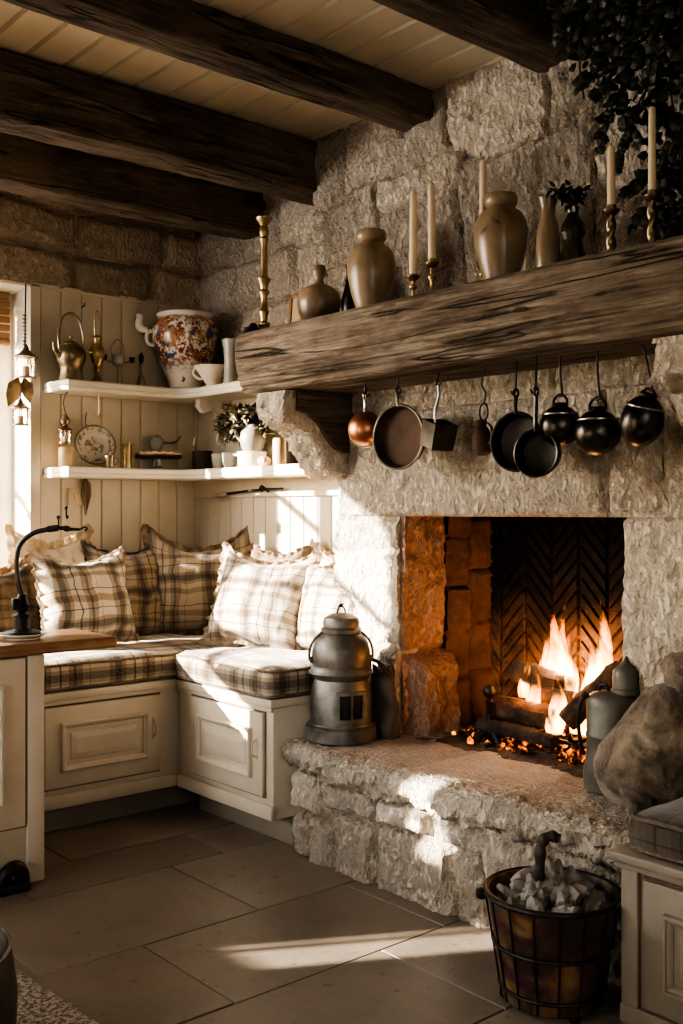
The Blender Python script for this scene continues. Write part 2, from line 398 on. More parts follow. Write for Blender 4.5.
def stone_grid(bm, P, n, us, vs, cells, res=.013, depth=.025, hole=None, seed=0, rough=1.0, warp=.03, edge=.03, skirt=None, flatv=None):
    """Relief of dressed stones. P(u,v) -> point, n outward normal, us/vs break points, cells (u0,u1,v0,v1)."""
    n = Vector(n)
    def line(br):
        out = []
        for a, b in zip(br, br[1:]):
            k = max(1, round((b-a)/res)); out += [a+(b-a)*i/k for i in range(k)]
        return out+[br[-1]]
    U, V = line(us), line(vs)
    tone = bm.loops.layers.color.get('tone') or bm.loops.layers.color.new('tone')
    rnd = random.Random(seed); props = [(rnd.random(), rnd.uniform(-.4, .4), rnd.uniform(-.25, .25), rnd.uniform(-.25, .25)) for _ in cells]
    grid = []; info = {}
    for u in U:
        row = []
        for v in V:
            wu = u+warp*fr(u*3.1+seed, v*3.1, 1.7, 3); wv = v+warp*fr(u*3.1, v*3.1+seed, 9.3, 3)
            best = None
            for ci, (a, b, c, d) in enumerate(cells):
                m = min(wu-a, b-wu, wv-c, d-wv)
                if best is None or m > best[0]: best = (m, ci)
            m, ci = best; a, b, c, d = cells[ci]; pr = props[ci]
            e = sst(-.002, edge, m)
            big = fr(u*5+ci*3, v*5, seed+ci, 3)*.6+.4*fr(u*15, v*15, seed+ci*2.0, 3)
            pit = abs(noise.noise(Vector((u*30, v*19, seed+ci))))+.5*abs(noise.noise(Vector((u*58, v*38, seed))))
            fine = .45-pit
            h = depth*(e-.5)+e*(rough*(.010*big+.013*fine)+.02*pr[1]*depth/.025+pr[2]*(u-(a+b)/2)*.06+pr[3]*(v-(c+d)/2)*.06)
            vt = bm.verts.new(Vector(P(u, v))+n*h); info[vt] = (pr[0], 1-e); row.append(vt)
        grid.append(row)
    for i in range(len(U)-1):
        for j in range(len(V)-1):
            uc, vc = (U[i]+U[i+1])/2, (V[j]+V[j+1])/2
            if hole and hole(uc, vc): continue
            f = bm.faces.new((grid[i][j], grid[i+1][j], grid[i+1][j+1], grid[i][j+1]))
            for l in f.loops: l[tone] = (*info[l.vert], 0, 1)
    loose = [v for v in info if not v.link_faces]
    bmesh.ops.delete(bm, geom=loose, context='VERTS')
    if skirt:
        es = [e for e in bm.edges if e.is_boundary and all(v in info for v in e.verts)]
        r = bmesh.ops.extrude_edge_only(bm, edges=es)
        nv = [g for g in r['geom'] if isinstance(g, bmesh.types.BMVert)]
        for v in nv: v.co -= n*(skirt)
        for f in (g for g in r['geom'] if isinstance(g, bmesh.types.BMFace)):
            for l in f.loops: l[tone] = (.5, .2, 0, 1)
    return bm
def courses(u0, u1, vlines, w, seed):
    rnd = random.Random(seed); cells = []
    for a, b in zip(vlines, vlines[1:]):
        u = u0-rnd.uniform(0, w*.6)
        while u < u1:
            ww = w*rnd.uniform(.7, 1.35); cells.append((u, u+ww, a, b)); u += ww
    return cells

# ================================================================== SETTING
ZC = 2.56; XL = -3.6; YR = -5.0
# ---- floor: flagstones with joints
bm = B(); tone = bm.loops.layers.color.new('tone')
rows = [-.95, -1.21, -1.70, -2.13, -2.56, -3.0]; rows = [0.3, -.3, -.62] + rows + [-3.45, -3.9, -4.4, -5.1]
rnd = random.Random(3)
for a, b in zip(rows, rows[1:]):
    x = XL-.2-rnd.random()*.5
    while x < .4:
        w = rnd.uniform(.55, .85); x1 = x+w; t = rnd.random(); g = .0035
        x0c, x1c = x+g, x1-g; y0c, y1c = b+g, a-g
        zt = rnd.uniform(-.0012, .0012)
        o_ = [(x0c, y0c), (x1c, y0c), (x1c, y1c), (x0c, y1c)]
        top = [bm.verts.new((p[0], p[1], zt)) for p in o_]
        out = [bm.verts.new((p[0], p[1], -.006)) for p in [(x, b), (x1, b), (x1, a), (x, a)]]
        f = bm.faces.new(top)
        for l in f.loops: l[tone] = (t, 0, 0, 1)
        for i in range(4):
            f = bm.faces.new((out[i], out[(i+1) % 4], top[(i+1) % 4], top[i]))
            for l in f.loops: l[tone] = (t, 1, 0, 1)
        x = x1
struct('floor', bm, FLOORM, smooth=False)
# ---- ceiling boards running away from the window wall
def boards(bm, s0, s1, pitch, put, g=.006, d=.008):
    """grooved boards: profile points (s, depth) handed to put(s, depth) -> two end points"""
    prof = []; s = s0
    while s < s1-1e-6:
        e = min(s+pitch, s1)
        prof += [(s, -d), (s+g, 0), (e-g, 0), (e, -d)]; s = e
    pv = None
    for (s, h) in prof:
        a, b = put(s, h); cur = (bm.verts.new(a), bm.verts.new(b))
        if pv: bm.faces.new((pv[0], pv[1], cur[1], cur[0]))
        pv = cur
    return bm
bm = boards(B(), XL-.1, .25, .125, lambda s, h: ((s, .3, ZC-h), (s, YR-.1, ZC-h)), .009, .012)
box(bm, XL-.1, .3, YR-.1, .4, ZC+.03, ZC+.08, 0)
struct('ceiling', bm, PAINT_C, smooth=False)
# ---- window wall (y = 0 .. 0.28) with one opening left of the panelling
WX0, WX1, WZ0, WZ1 = -3.30, -.83, .82, 2.09
bm = B()
box(bm, WX1, .2, .012, .28, 0, ZC, 0); box(bm, XL-.25, WX0, 0, .28, 0, ZC, 0)
box(bm, WX0, WX1, 0, .28, 0, WZ0, 0); box(bm, WX0, WX1, .012, .28, WZ1, ZC, 0)
struct('wall_back', bm, PLASTER, smooth=False)
vl = [2.0, 2.25, 2.435, 2.7]
bm = stone_grid(B(), lambda u, v: (u, .0, v), (0, -1, 0), [-1.75, 0], [2.095, ZC], courses(-1.8, 0, [2.06, 2.26, 2.44, 2.66], .34, 5), .016, .03, seed=11, warp=.025, skirt=.03)
struct('trim_1', bm, STONE_D)   # stone band above the panelling
# ---- beadboard panelling
bm = boards(B(), -.80, .0, .095, lambda s, h: ((s, -.012-h, 2.10), (s, -.012-h, .45)), .005, .007)
box(bm, -.845, -.80, -.02, .02, .5, 2.10, .003)
box(bm, -.845, 0, -.02, .0, 2.085, 2.105, .003)
struct('trim_2', bm, PAINT, smooth=False)
bm = boards(B(), 0.0, 1.22, .088, lambda s, h: ((-.012-h, -s, 1.66), (-.012-h, -s, .45)), .005, .007)
box(bm, -.03, 0, -1.20, 0, 1.215, 1.295, .004)
box(bm, -.018, 0, -1.20, 0, 1.3, 1.66, .002)
struct('trim_3', bm, PAINT, smooth=False)
# ---- fireplace-side wall
bm = B(); box(bm, .02, .25, -1.2, .2, 0, ZC, 0); box(bm, .02, .25, YR, -2.9, 0, ZC, 0)
struct('wall_right', bm, PLASTER, smooth=False)
bm = stone_grid(B(), lambda u, v: (0, -u, v), (-1, 0, 0), [0, 1.25], [1.65, ZC], courses(0, 1.3, [1.6, 1.82, 2.04, 2.26, 2.46, 2.7], .42, 8), .016, .026, seed=23, warp=.03)
struct('trim_4', bm, STONE)   # stone face above the panelling on the fireplace side
# ---- left and rear walls (out of the photograph, they keep the room dark)
bm = B()
LY = (-.345, -.625); LZ = (.77, .985); BY = (-1.4, -2.6); BZ = (.6, 1.3)
SY = (-.12, -.34); SZ = (1.10, 1.36)
ys = [.28, SY[0], SY[1], LY[0], LY[1], BY[0], BY[1], YR]
for a, b in zip(ys, ys[1:]):
    zz = (LZ if (a, b) == LY else SZ if (a, b) == SY else BZ if (a, b) == BY else None)
    if zz: wx = XL-(.06 if zz in (LZ, SZ) else .2); box(bm, wx, XL, b, a, 0, zz[0], 0); box(bm, wx, XL, b, a, zz[1], ZC, 0)
    else: box(bm, XL-.2, XL, b, a, 0, ZC, 0)
struct('wall_left', bm, PLASTER, smooth=False)
bm = B(); box(bm, XL-.2, -3.25, YR-.2, YR, 0, ZC, 0); box(bm, -1.95, .25, YR-.2, YR, 0, ZC, 0); box(bm, -3.25, -1.95, YR-.2, YR, 0, 1.0, 0); box(bm, -3.25, -1.95, YR-.2, YR, 2.2, ZC, 0)
struct('wall_rear', bm, PLASTER, smooth=False)
bm = B(); box(bm, -2.63, -2.57, YR-.12, YR-.08, 1.0, 2.2, .003); box(bm, -3.25, -1.95, YR-.12, YR-.08, 1.0, 1.05, .003); box(bm, -3.25, -1.95, YR-.12, YR-.08, 2.15, 2.2, .003)
w4 = struct('added_window_4', bm, SHELFP); struct('window_pane', bx(-3.25, -1.95, YR-.102, YR-.099, 1.0, 2.2, 0), WGLASS, w4)  # added rear opening, out of view, for fill on the window wall
# ---- window 1 : frame, mullions, panes, deep painted reveal
bm = B()
fy0, fy1 = .19, .24
box(bm, WX1-.06, WX1, fy0, fy1, WZ0, WZ1, .004); box(bm, WX0, WX0+.06, fy0, fy1, WZ0, WZ1, .004)
box(bm, WX0+.06, WX1-.06, fy0+.002, fy1-.002, WZ1-.06, WZ1-.002, .004); box(bm, WX0+.06, WX1-.06, fy0+.002, fy1-.002, WZ0+.006, WZ0+.07, .004)
for x in (-1.40, -2.05): box(bm, x-.035, x+.035, fy0-.003, fy1+.003, WZ0+.07, WZ1-.06, .004)
for z in (1.26, 1.68): box(bm, WX0, WX1, fy0+.01, fy1-.01, z-.012, z+.012, .003)
w = struct('window_1', bm, SHELFP)
struct('window_pane', bx(WX0+.03, WX1-.03, .212, .216, WZ0+.03, WZ1-.03, 0), WGLASS, w)
bm = B(); box(bm, WX1-.001, WX1+.02, -.015, .20, WZ0, WZ1, .003); box(bm, WX0, WX1, -.04, .20, WZ0-.03, WZ0+.005, .006); box(bm, WX0, WX1, -.01, .19, WZ1-.004, WZ1+.015, .003)
struct('window_reveal', bm, SHELFP, w)
bm = B(); box(bm, XL-.05, XL-.03, -.475, -.455, LZ[0], LZ[1], .002); box(bm, XL-.05, XL-.03, LY[1], LY[0], LZ[0], LZ[0]+.008, .002); box(bm, XL-.05, XL-.03, LY[1], LY[0], LZ[1]-.008, LZ[1], .002)
w2 = struct('unseen_window_2', bm, SHELFP)  # unseen opening, shaped so the sun throws a streak on the floor
struct('window_pane', bx(XL-.042, XL-.039, LY[1], LY[0], LZ[0], LZ[1], 0), WGLASS, w2)
bm = B(); box(bm, XL-.12, XL-.07, (BY[0]+BY[1])/2-.03, (BY[0]+BY[1])/2+.03, BZ[0], BZ[1], .003)
for z in (BZ[0]+.025, BZ[1]-.025): box(bm, XL-.12, XL-.07, BY[1], BY[0], z-.025, z+.025, .003)
w5 = struct('unseen_window_5', bx(XL-.05, XL-.03, SY[1], SY[0], 1.215, 1.235, .002), SHELFP); struct('window_pane', bx(XL-.042, XL-.039, SY[1], SY[0], SZ[0], SZ[1], 0), WGLASS, w5)  # unseen slit, added to drop sun dapples on the hearth
w3 = struct('added_window_3', bm, SHELFP)  # added unseen opening for the hearth fill lamp
struct('window_pane', bx(XL-.098, XL-.095, BY[1], BY[0], BZ[0], BZ[1], 0), WGLASS, w3)

# ---- ceiling beams
def beam(y0, y1, z0, z1, x1, label, seed):
    bm = B(); rings = []; n = 90
    for i in range(n+1):
        x = XL+(x1-XL)*i/n; ring = []
        c = .012; base = [(y0+c, z0), (y0+(y1-y0)*.33, z0), (y0+(y1-y0)*.66, z0), (y1-c, z0), (y1, z0+c), (y1, (z0+z1)/2), (y1, z1-c), (y1-c, z1), ((y0+y1)/2, z1), (y0+c, z1), (y0, z1-c), (y0, z0+(z1-z0)*.66), (y0, z0+(z1-z0)*.33), (y0, z0+c)]
        for k, (yy, zz) in enumerate(base):
            q = .008*fr(x*2.2, yy*14+seed, zz*14, 4); r_ = .010*fr(x*9, yy*20, zz*20+seed, 3)
            ring.append(Vector((x, yy+q+r_*.6, min(zz+q+r_*.6+.008*fr(x*.9, seed, 3, 2), ZC-.002))))
        rings.append(ring)
    loft(bm, rings)
    return tag(obj('ceiling_beam', bm, BEAMW, sharp=50), label, 'beam')
beam(-.51, -.365, 2.345, ZC-.003, .01, 'rough dark oak ceiling beam closest to the window wall', 1)
beam(-1.085, -.935, 2.352, ZC-.003, -.0, 'rough dark oak ceiling beam meeting the corner edge of the chimney breast', 2)
beam(-1.70, -1.55, 2.452, ZC+.04, -.14, 'thick dark oak ceiling beam above the tall jar and the pair of candles', 3)
beam(-2.30, -2.13, 2.475, ZC+.04, -.14, 'dark oak ceiling beam whose end disappears into the hanging ivy', 4)

# ================================================================== FIREPLACE
FX = -.17; OY0, OY1 = 1.526, 2.448; HZ = .375; LZT = 1.135   # u = -y
fp = thing('stone_fireplace', 'rough limestone fireplace with raised hearth, stone lintel and chimney breast', 'fireplace', (0, 0, 0))
up_cells = [(1.0, 1.56, 1.50, 1.83), (1.56, 2.2, 1.50, 1.83), (2.2, 3.2, 1.50, 1.83),
            (1.0, 1.43, 1.83, 2.06), (1.43, 1.82, 1.83, 2.20), (1.0, 1.43, 2.06, 2.32), (1.82, 2.36, 1.83, 2.30), (2.36, 3.2, 1.83, 2.06), (1.43, 1.82, 2.20, 2.32),
            (2.36, 2.75, 2.06, 2.32), (2.75, 3.2, 2.06, 2.32),
            (1.0, 1.26, 2.32, 2.62), (1.26, 1.75, 2.32, 2.7), (1.75, 2.18, 2.30, 2.7), (2.18, 2.62, 2.32, 2.7), (2.62, 3.2, 2.32, 2.7)]
bm = stone_grid(B(), lambda u, v: (FX, -u, v), (-1, 0, 0), [1.065, 3.1], [1.5, ZC], up_cells, .0115, .022, seed=31, warp=.045, edge=.016, rough=1.7, skirt=.2)
obj('chimney_breast', bm, STONE, fp, 60)
low_cells = [(1.2, 2.378, LZT, 1.5), (2.378, 2.56, 1.14, 1.40), (2.378, 3.2, 1.40, 1.52), (2.56, 3.2, 1.10, 1.40),
             (1.1, OY0+.02, 1.02, LZT), (1.1, OY0+.02, .68, 1.02), (1.1, OY0+.02, .3, .68), (OY1-.02, 3.2, .56, LZT+.002), (OY1-.02, 3.2, .3, .56)]
lin = lambda u, v: not (v > LZT)
jl = lambda u, v: not (u < OY0 and v < LZT); jr = lambda u, v: not (u > OY1 and v < LZT)
args = ((-1, 0, 0), [1.19, OY0, OY1, 3.1], [HZ-.02, LZT, 1.5], low_cells)
for nm, hole, e in (('lintel', lin, 0), ('jamb', jl, 0), ('jamb', jr, 0)):
    bm = stone_grid(B(), lambda u, v: (FX-.004, -u, v), *args, res=.0125, depth=.02, hole=hole, seed=47, warp=.012, edge=.02, rough=1.6, skirt=.10)
    obj(nm, bm, STONE, fp, 60)
# left reveal in two stones, lit by the fire
bm = stone_grid(B(), lambda u, v: (u, -OY0+.004, v), (0, -1, 0), [FX+.005, .055], [HZ, LZT], [(-.4, .06, .66, 1.3), (-.4, .06, .3, .66)], .011, .02, seed=53, warp=.015, rough=2.2, skirt=.04)
obj('reveal_stone', bm, STONE_F, fp, 60)
bm = stone_grid(B(), lambda u, v: (u, -OY0-.030, v), (0, -1, 0), [FX+.012, .085], [HZ, .655], [(-.16, .09, .3, .66)], .011, .05, seed=59, warp=.01, rough=2.2, edge=.05, skirt=.06)
obj('reveal_stone', bm, STONE_F, fp, 60)
# firebox : stepped brick pier, herringbone fireback, side, sooty throat, lintel soffit
pier = []
zz = HZ
while zz < 1.3:
    pier.append((.05, .14, zz, zz+.14)); pier.append((.14, .28, zz, zz+.19)); zz += .165
bm = stone_grid(B(), lambda u, v: (u, -OY0-.005-(u-.05)*.25, v), (0, -1, 0), [.045, .15, .25], [HZ-.01, 1.30],
                [(.03, .15, HZ+.17*i, HZ+.17*(i+1)) for i in range(-1, 7)] + [(.15, .30, HZ+.19*i, HZ+.19*(i+1)) for i in range(-1, 6)] + [(.30, .45, HZ+.17*i, HZ+.17*(i+1)) for i in range(-1, 7)], .012, .03, seed=61, warp=.008, edge=.012, rough=.8)
obj('brick_pier', bm, BRICK, fp, 60)
bm = B(); BX = .25
yy = -1.52; colw = .115; k = 0
while yy > -2.62:
    zz = .30
    while zz < 1.35:
        s = .11 if k % 2 else -.11; g = .005; t = .043; j = .004*noise.noise(Vector((yy*9, zz*9, 1)))
        a0, a1 = yy-g, yy-colw+g
        pts = [(a0, zz), (a1, zz+s), (a1, zz+s+t), (a0, zz+t)]
        vb = [bm.verts.new((BX, p[0], p[1])) for p in pts]
        vf = [bm.verts.new((BX-.016+j, p[0]*.94+(a0+a1)/2*.06, p[1]+(.004 if i < 2 else -.004))) for i, p in enumerate(pts)]
        bm.faces.new(vf)
        for i in range(4): bm.faces.new((vb[i], vb[(i+1) % 4], vf[(i+1) % 4], vf[i]))
        zz += t+.010
    yy -= colw; k += 1
box(bm, BX-.003, BX+.06, -2.65, -1.5, .2, 1.5, 0)
obj('herringbone_fireback', bm, BRICKS, fp, smooth=False)
obj('firebox_backing', bx(-.15, BX+.06, -1.51, -1.36, .30, 1.34, .004), SOOT, fp)
obj('firebox_side', bx(-.10, BX, -OY1-.10, -OY1-.03, .2, 1.5, .004), SOOT, fp)
bm = B(); box(bm, .08, BX, -2.6, -1.50, 1.28, 1.34, 0); box(bm, -.08, .10, -2.6, -1.35, LZT+.012, 1.34, .01)
obj('smoke_throat', bm, SOOT, fp)
# hearth slab and its base
def hearth_slab():
    bm = B(); tone = bm.loops.layers.color.new('tone')
    prof = []
    x0, x1, zb, zt = -.475, .44, .282, HZ
    pts = [(x0+.0, zb), (-.535, zb+.004), (-.556, zb+.022), (-.562, zb+.05), (-.552, zt-.016), (-.53, zt-.002), (-.50, zt), (-.42, zt), (-.3, zt), (-.17, zt), (0, zt), (.2, zt), (.44, zt)]
    P = []
    for a, b in zip(pts, pts[1:]):
        L = math.hypot(b[0]-a[0], b[1]-a[1]); k = max(1, round(L/.012)); P += [(a[0]+(b[0]-a[0])*i/k, a[1]+(b[1]-a[1])*i/k) for i in range(k)]
    P.append(pts[-1])
    Y = [-1.328-(1.42)*i/116 for i in range(117)]
    G = []
    for y in Y:
        row = []
        for (x, z) in P:
            front = sst(-.40, -.54, x); top = 1-front
            crack = max(0, 1-abs(y+1.87-.05*fr(x*4, 2, 2, 2)-.18*(x+.5))/.012) + max(0, 1-abs(y+2.25+.04*fr(x*4, 5, 2, 2)+.25*(x+.5))/.010)
            n1 = fr(x*8, y*8, z*8, 4); n2 = fr(x*30, y*30, z*30, 4)
            wav = .03*fr(y*2.6, 7, 0, 3)
            dx = front*(.020*n1+.016*n2+wav); dz = top*(.004*n1+.0015*n2)-.006*crack + front*(.010*n2+.006*n1)
            if z < zb+.03: dz += .010*fr(y*7, 3, 1, 3)
            lft = sst(-1.44, -1.35, y)*front*.02
            row.append(bm.verts.new((x+dx+lft, y, z+dz)))
        G.append(row)
    for i in range(len(Y)-1):
        t = .35 if Y[i] > -1.87 else .75 if Y[i] > -2.25 else .45
        for j in range(len(P)-1):
            f = bm.faces.new((G[i][j], G[i+1][j], G[i+1][j+1], G[i][j+1]))
            for l in f.loops: l[tone] = (t, 0, 0, 1)
    for row in (G[0], G[-1]):
        f = bm.faces.new(row+[bm.verts.new((.44, row[0].co.y, zb))])
        for l in f.loops: l[tone] = (.5, 0, 0, 1)
    return bm
obj('hearth_slab', hearth_slab(), STONE, fp, 60)
hb = [(1.35, 1.44, 0, .15), (1.36, 1.53, .15, .30), (1.44, 1.58, -.1, .15), (1.53, 1.78, .19, .30), (1.58, 1.76, -.1, .19), (1.76, 2.09, -.1, .20), (1.78, 2.02, .20, .30), (2.02, 2.28, .19, .30), (2.09, 2.22, -.1, .19), (2.22, 2.52, -.1, .12), (2.22, 2.45, .12, .3), (2.45, 2.8, .14, .3), (2.52, 2.8, -.1, .14)]
bm = stone_grid(B(), lambda u, v: (-.505, -u, v), (-1, 0, 0), [1.385, 2.74], [0, .292], hb, .0105, .036, seed=71, warp=.022, edge=.024, rough=1.6, skirt=.12)
obj('hearth_base', bm, STONE, fp, 60)
# corbels carrying the mantel
def corbel(y0, y1, seed, tip=-.47):
    prof = [(-.15, 1.575), (-.30, 1.575), (-.40, 1.575), (tip, 1.575), (tip-.012, 1.53), (tip-.006, 1.475), (tip+.03, 1.452), (tip+.075, 1.445), (-.36, 1.415), (-.325, 1.36), (-.29, 1.31), (-.25, 1.283), (-.20, 1.272), (-.15, 1.268)]
    P = []
    for a, b in zip(prof, prof[1:]):
        k = max(1, round(math.hypot(b[0]-a[0], b[1]-a[1])/.014)); P += [(a[0]+(b[0]-a[0])*i/k, a[1]+(b[1]-a[1])*i/k) for i in range(k)]
    P.append(prof[-1])
    bm = B(); tone = bm.loops.layers.color.new('tone'); rings = []
    ny = max(6, round((y1-y0)/.014))
    for i in range(ny+1):
        y = y0+(y1-y0)*i/ny; e = min(i, ny-i)/ny; ring = []
        for (x, z) in P:
            s = .012*fr(x*16, y*16, z*16+seed, 4)+.006*fr(x*50, y*50, z*50, 3); w = sst(1.57, 1.54, z)
            ring.append(Vector((x-s*w+(.012*(1-sst(0, .15, e)))*w, y+.4*s*(1 if i in (0, ny) else 0), z-s*w+(.010*(1-sst(0, .15, e)))*w)))
        rings.append(ring)
    loft(bm, rings)
    for f in bm.faces:
        for l in f.loops: l[tone] = (.7, 0, 0, 1)
    return bm
obj('corbel', corbel(-1.265, -1.10, 4), STONE, fp, 60)
obj('corbel', corbel(-2.95, -2.70, 9, -.44), STONE, fp, 60)

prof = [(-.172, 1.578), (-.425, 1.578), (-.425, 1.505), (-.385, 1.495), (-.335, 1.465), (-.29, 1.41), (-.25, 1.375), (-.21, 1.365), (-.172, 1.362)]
bm = B(); extrude_profile(bm, prof, -1.225, -1.287, 1, 1); obj('corbel_side_shade', bm, BEAMW, fp, 20)  # added dark plate carrying the shade on the corbel's side
# ---- mantel beam
bm = B(); rings = []; MY0, MY1 = -1.0, -3.12
mp = [(-.172, 1.797), (-.30, 1.80), (-.42, 1.80), (-.487, 1.799), (-.500, 1.786), (-.502, 1.74), (-.502, 1.70), (-.500, 1.658), (-.491, 1.650), (-.494, 1.640), (-.494, 1.632), (-.483, 1.626), (-.486, 1.616), (-.486, 1.610), (-.474, 1.603), (-.476, 1.592), (-.462, 1.582), (-.38, 1.58), (-.28, 1.58), (-.172, 1.58)]
for i in range(161):
    y = MY0+(MY1-MY0)*i/160; ring = []
    for k, (x, z) in enumerate(mp):
        q = .009*fr(y*1.6, x*9, z*9, 4)+.0035*fr(y*12, x*30, z*34, 3); ed = .006 if i == 0 else 0
        ring.append(Vector((x+q*(x < -.4)+ed*(x < -.4), y, z+.5*q*(x < -.4)-.010*(y+1.0)*0)))
    rings.append(ring)
loft(bm, rings)
tag(obj('mantel_beam', bm, MANTEL, sharp=30), 'massive weathered oak mantel beam across the stone chimney breast', 'mantel')

# ================================================================== SHELVES
def shelf(zt, zb, label, yend, bow):
    d = .215; rr = .10
    out = [(-.785, -.012), (-.785, -d*.86), (-.77, -d)]
    cx, cy = -d-rr, -d-rr
    for i in range(9):
        a = R(90-90*i/8); out.append((cx+rr*math.cos(a), cy+rr*math.sin(a)))
    out += [(-d, yend), (-.002, yend), (-.002, -.012)]
    bm = B(); b = .006
    def off(p, o): return p
    rings = []
    n = len(out)
    cen = Vector((-.1, -.1))
    def inset(o):
        res = []
        for i in range(n):
            p0, p1, p2 = Vector(out[i-1]), Vector(out[i]), Vector(out[(i+1) % n])
            e1 = (p1-p0).normalized(); e2 = (p2-p1).normalized(); nn = Vector((-e1.y, e1.x))+Vector((-e2.y, e2.x))
            nn = nn.normalized() if nn.length > 1e-6 else Vector((0, 0)); res.append(p1+nn*o)
        return res
    for o, z in ((b, zb), (0, zb+b), (0, zb+(zt-zb)*.35), (.004, zb+(zt-zb)*.42), (0, zb+(zt-zb)*.5), (0, zt-b), (b, zt)):
        rings.append([Vector((p.x, p.y, z)) for p in inset(o)])
    loft(bm, rings)
    return tag(obj('corner_shelf', bm, SHELFP, sharp=30), label, 'shelf')
SU, SL = 1.69, 1.335
shelf(SU, 1.648, 'upper cream corner shelf carrying the painted porcelain jar', -1.06, 0)
shelf(SL, 1.292, 'lower cream corner shelf with plate, cake stand and dried plant', -1.10, 0)
# scrolled bracket holding the upper shelf on the fireplace side
pr = [(0, 1.648), (-.155, 1.648), (-.158, 1.615), (-.135, 1.59), (-.10, 1.60), (-.085, 1.62), (-.065, 1.60), (-.055, 1.56), (-.045, 1.50), (-.05, 1.47), (-.03, 1.44), (0, 1.43)]
bm = B(); rings = []
for y, s in ((-.235, .003), (-.232, 0), (-.204, 0), (-.201, .003)):
    rings.append([Vector((min(-.02, p[0]+s), y, p[1])) for p in pr])
loft(bm, rings)
tag(obj('shelf_bracket', bm, SHELFP), 'scrolled cream wooden bracket under the upper corner shelf', 'bracket')

# ================================================================== BENCH
def panel_door(t, w, h, name='door', pull=True, pull_left=False, PAINT=PAINT):
    """raised and fielded door, built in local x (width) z (height), facing -y; its root sits at the lower left corner"""
    bm = B(); box(bm, 0, w, -.014, 0, 0, h, .003)
    d = obj(name, bm, PAINT, t)
    fw = min(.075, h*.2)
    bm = B()
    def frame(i, o, prof):
        loft(bm, [[Vector((i+o*k, y, i+o*k)), Vector((w-i-o*k, y, i+o*k)), Vector((w-i-o*k, y, h-i-o*k)), Vector((i+o*k, y, h-i-o*k))] for k, y in prof], True, False, False)
    frame(fw, .020, ((0, -.010), (0, -.026), (.15, -.030), (.4, -.030), (.5, -.025), (.8, -.022), (1, -.017), (1, -.010)))
    obj('moulding', bm, PAINT, d, smooth=False)
    bm = B(); i = fw+.036
    rings = []
    for o, y in ((0, -.0135), (.004, -.018), (.022, -.022), (.03, -.022)):
        rings.append([Vector((i+o, y, i+o)), Vector((w-i-o, y, i+o)), Vector((w-i-o, y, h-i-o)), Vector((i+o, y, h-i-o))])
    loft(bm, rings, True, False, True)
    obj('raised_panel', bm, PAINT, d, smooth=False)
    bm = B(); e = .006
    for (a, b, c, f_) in ((-e, 0, -e, h+e), (w, w+e, -e, h+e), (0, w, -e, 0), (0, w, h, h+e)): box(bm, a, b, -.002, .0, c, f_, 0)
    obj('shadow_gap', bm, PIPE_D, d, smooth=False)  # thin dark strips standing in for the shade around the door
    if pull:
        px = .028 if pull_left else w-.03
        bm = B(); box(bm, px-.006, px+.006, -.0165, -.013, h*.42, h*.72, .002)
        tube(bm, cat([(px, -.014, h*.46), (px, -.032, h*.50), (px, -.034, h*.57), (px, -.032, h*.64), (px, -.014, h*.68)], 4), .0035, 6)
        obj('handle', bm, PAINT, d)
    return d
BF = -.70; BXR = -.56; BZ_ = .515; BEND = -1.315
t = thing('window_bench', 'cream panelled bench unit below the window wall pillows', 'bench', (0, 0, 0))
bm = B(); box(bm, -1.75, -.022, BF, -.012, .105, BZ_-.03, .004)
obj('carcass', bm, PAINT, t)
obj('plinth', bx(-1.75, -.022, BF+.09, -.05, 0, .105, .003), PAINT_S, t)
bm = B(); box(bm, -1.75, -.022, BF-.016, -.012, BZ_-.03, BZ_, .005); box(bm, -1.75, BXR, BF-.009, BF, BZ_-.045, BZ_-.03, .003)
obj('seat_board', bm, PAINT, t)
bm = B(); box(bm, -1.75, BXR, BF-.014, BF, .105, .155, .006); obj('base_moulding', bm, PAINT, t)
for i, (x0, w_) in enumerate(((-1.10, .46), (-1.66, .46))):
    d = panel_door(t, w_, .285); d.location = (x0, BF, .178)
t = thing('fireside_bench', 'cream panelled bench unit ending against the stone hearth', 'bench', (0, 0, 0))
bm = B(); box(bm, BXR, -.022, BEND, BF-.018, .105, BZ_-.03, .004)
obj('carcass', bm, PAINT, t)
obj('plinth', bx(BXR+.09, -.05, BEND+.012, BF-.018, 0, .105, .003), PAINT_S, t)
bm = B(); box(bm, BXR-.016, -.022, BEND-.008, BF-.018, BZ_-.03, BZ_, .005); box(bm, BXR-.009, BXR, BEND, BF-.018, BZ_-.045, BZ_-.03, .003)
obj('seat_board', bm, PAINT, t)
bm = B(); box(bm, BXR-.014, BXR, BEND-.006, BF-.018, .105, .155, .006); obj('base_moulding', bm, PAINT, t)
d = panel_door(t, .455, .285); d.location = (BXR, -.815, .178); d.rotation_euler = (0, 0, R(-90))
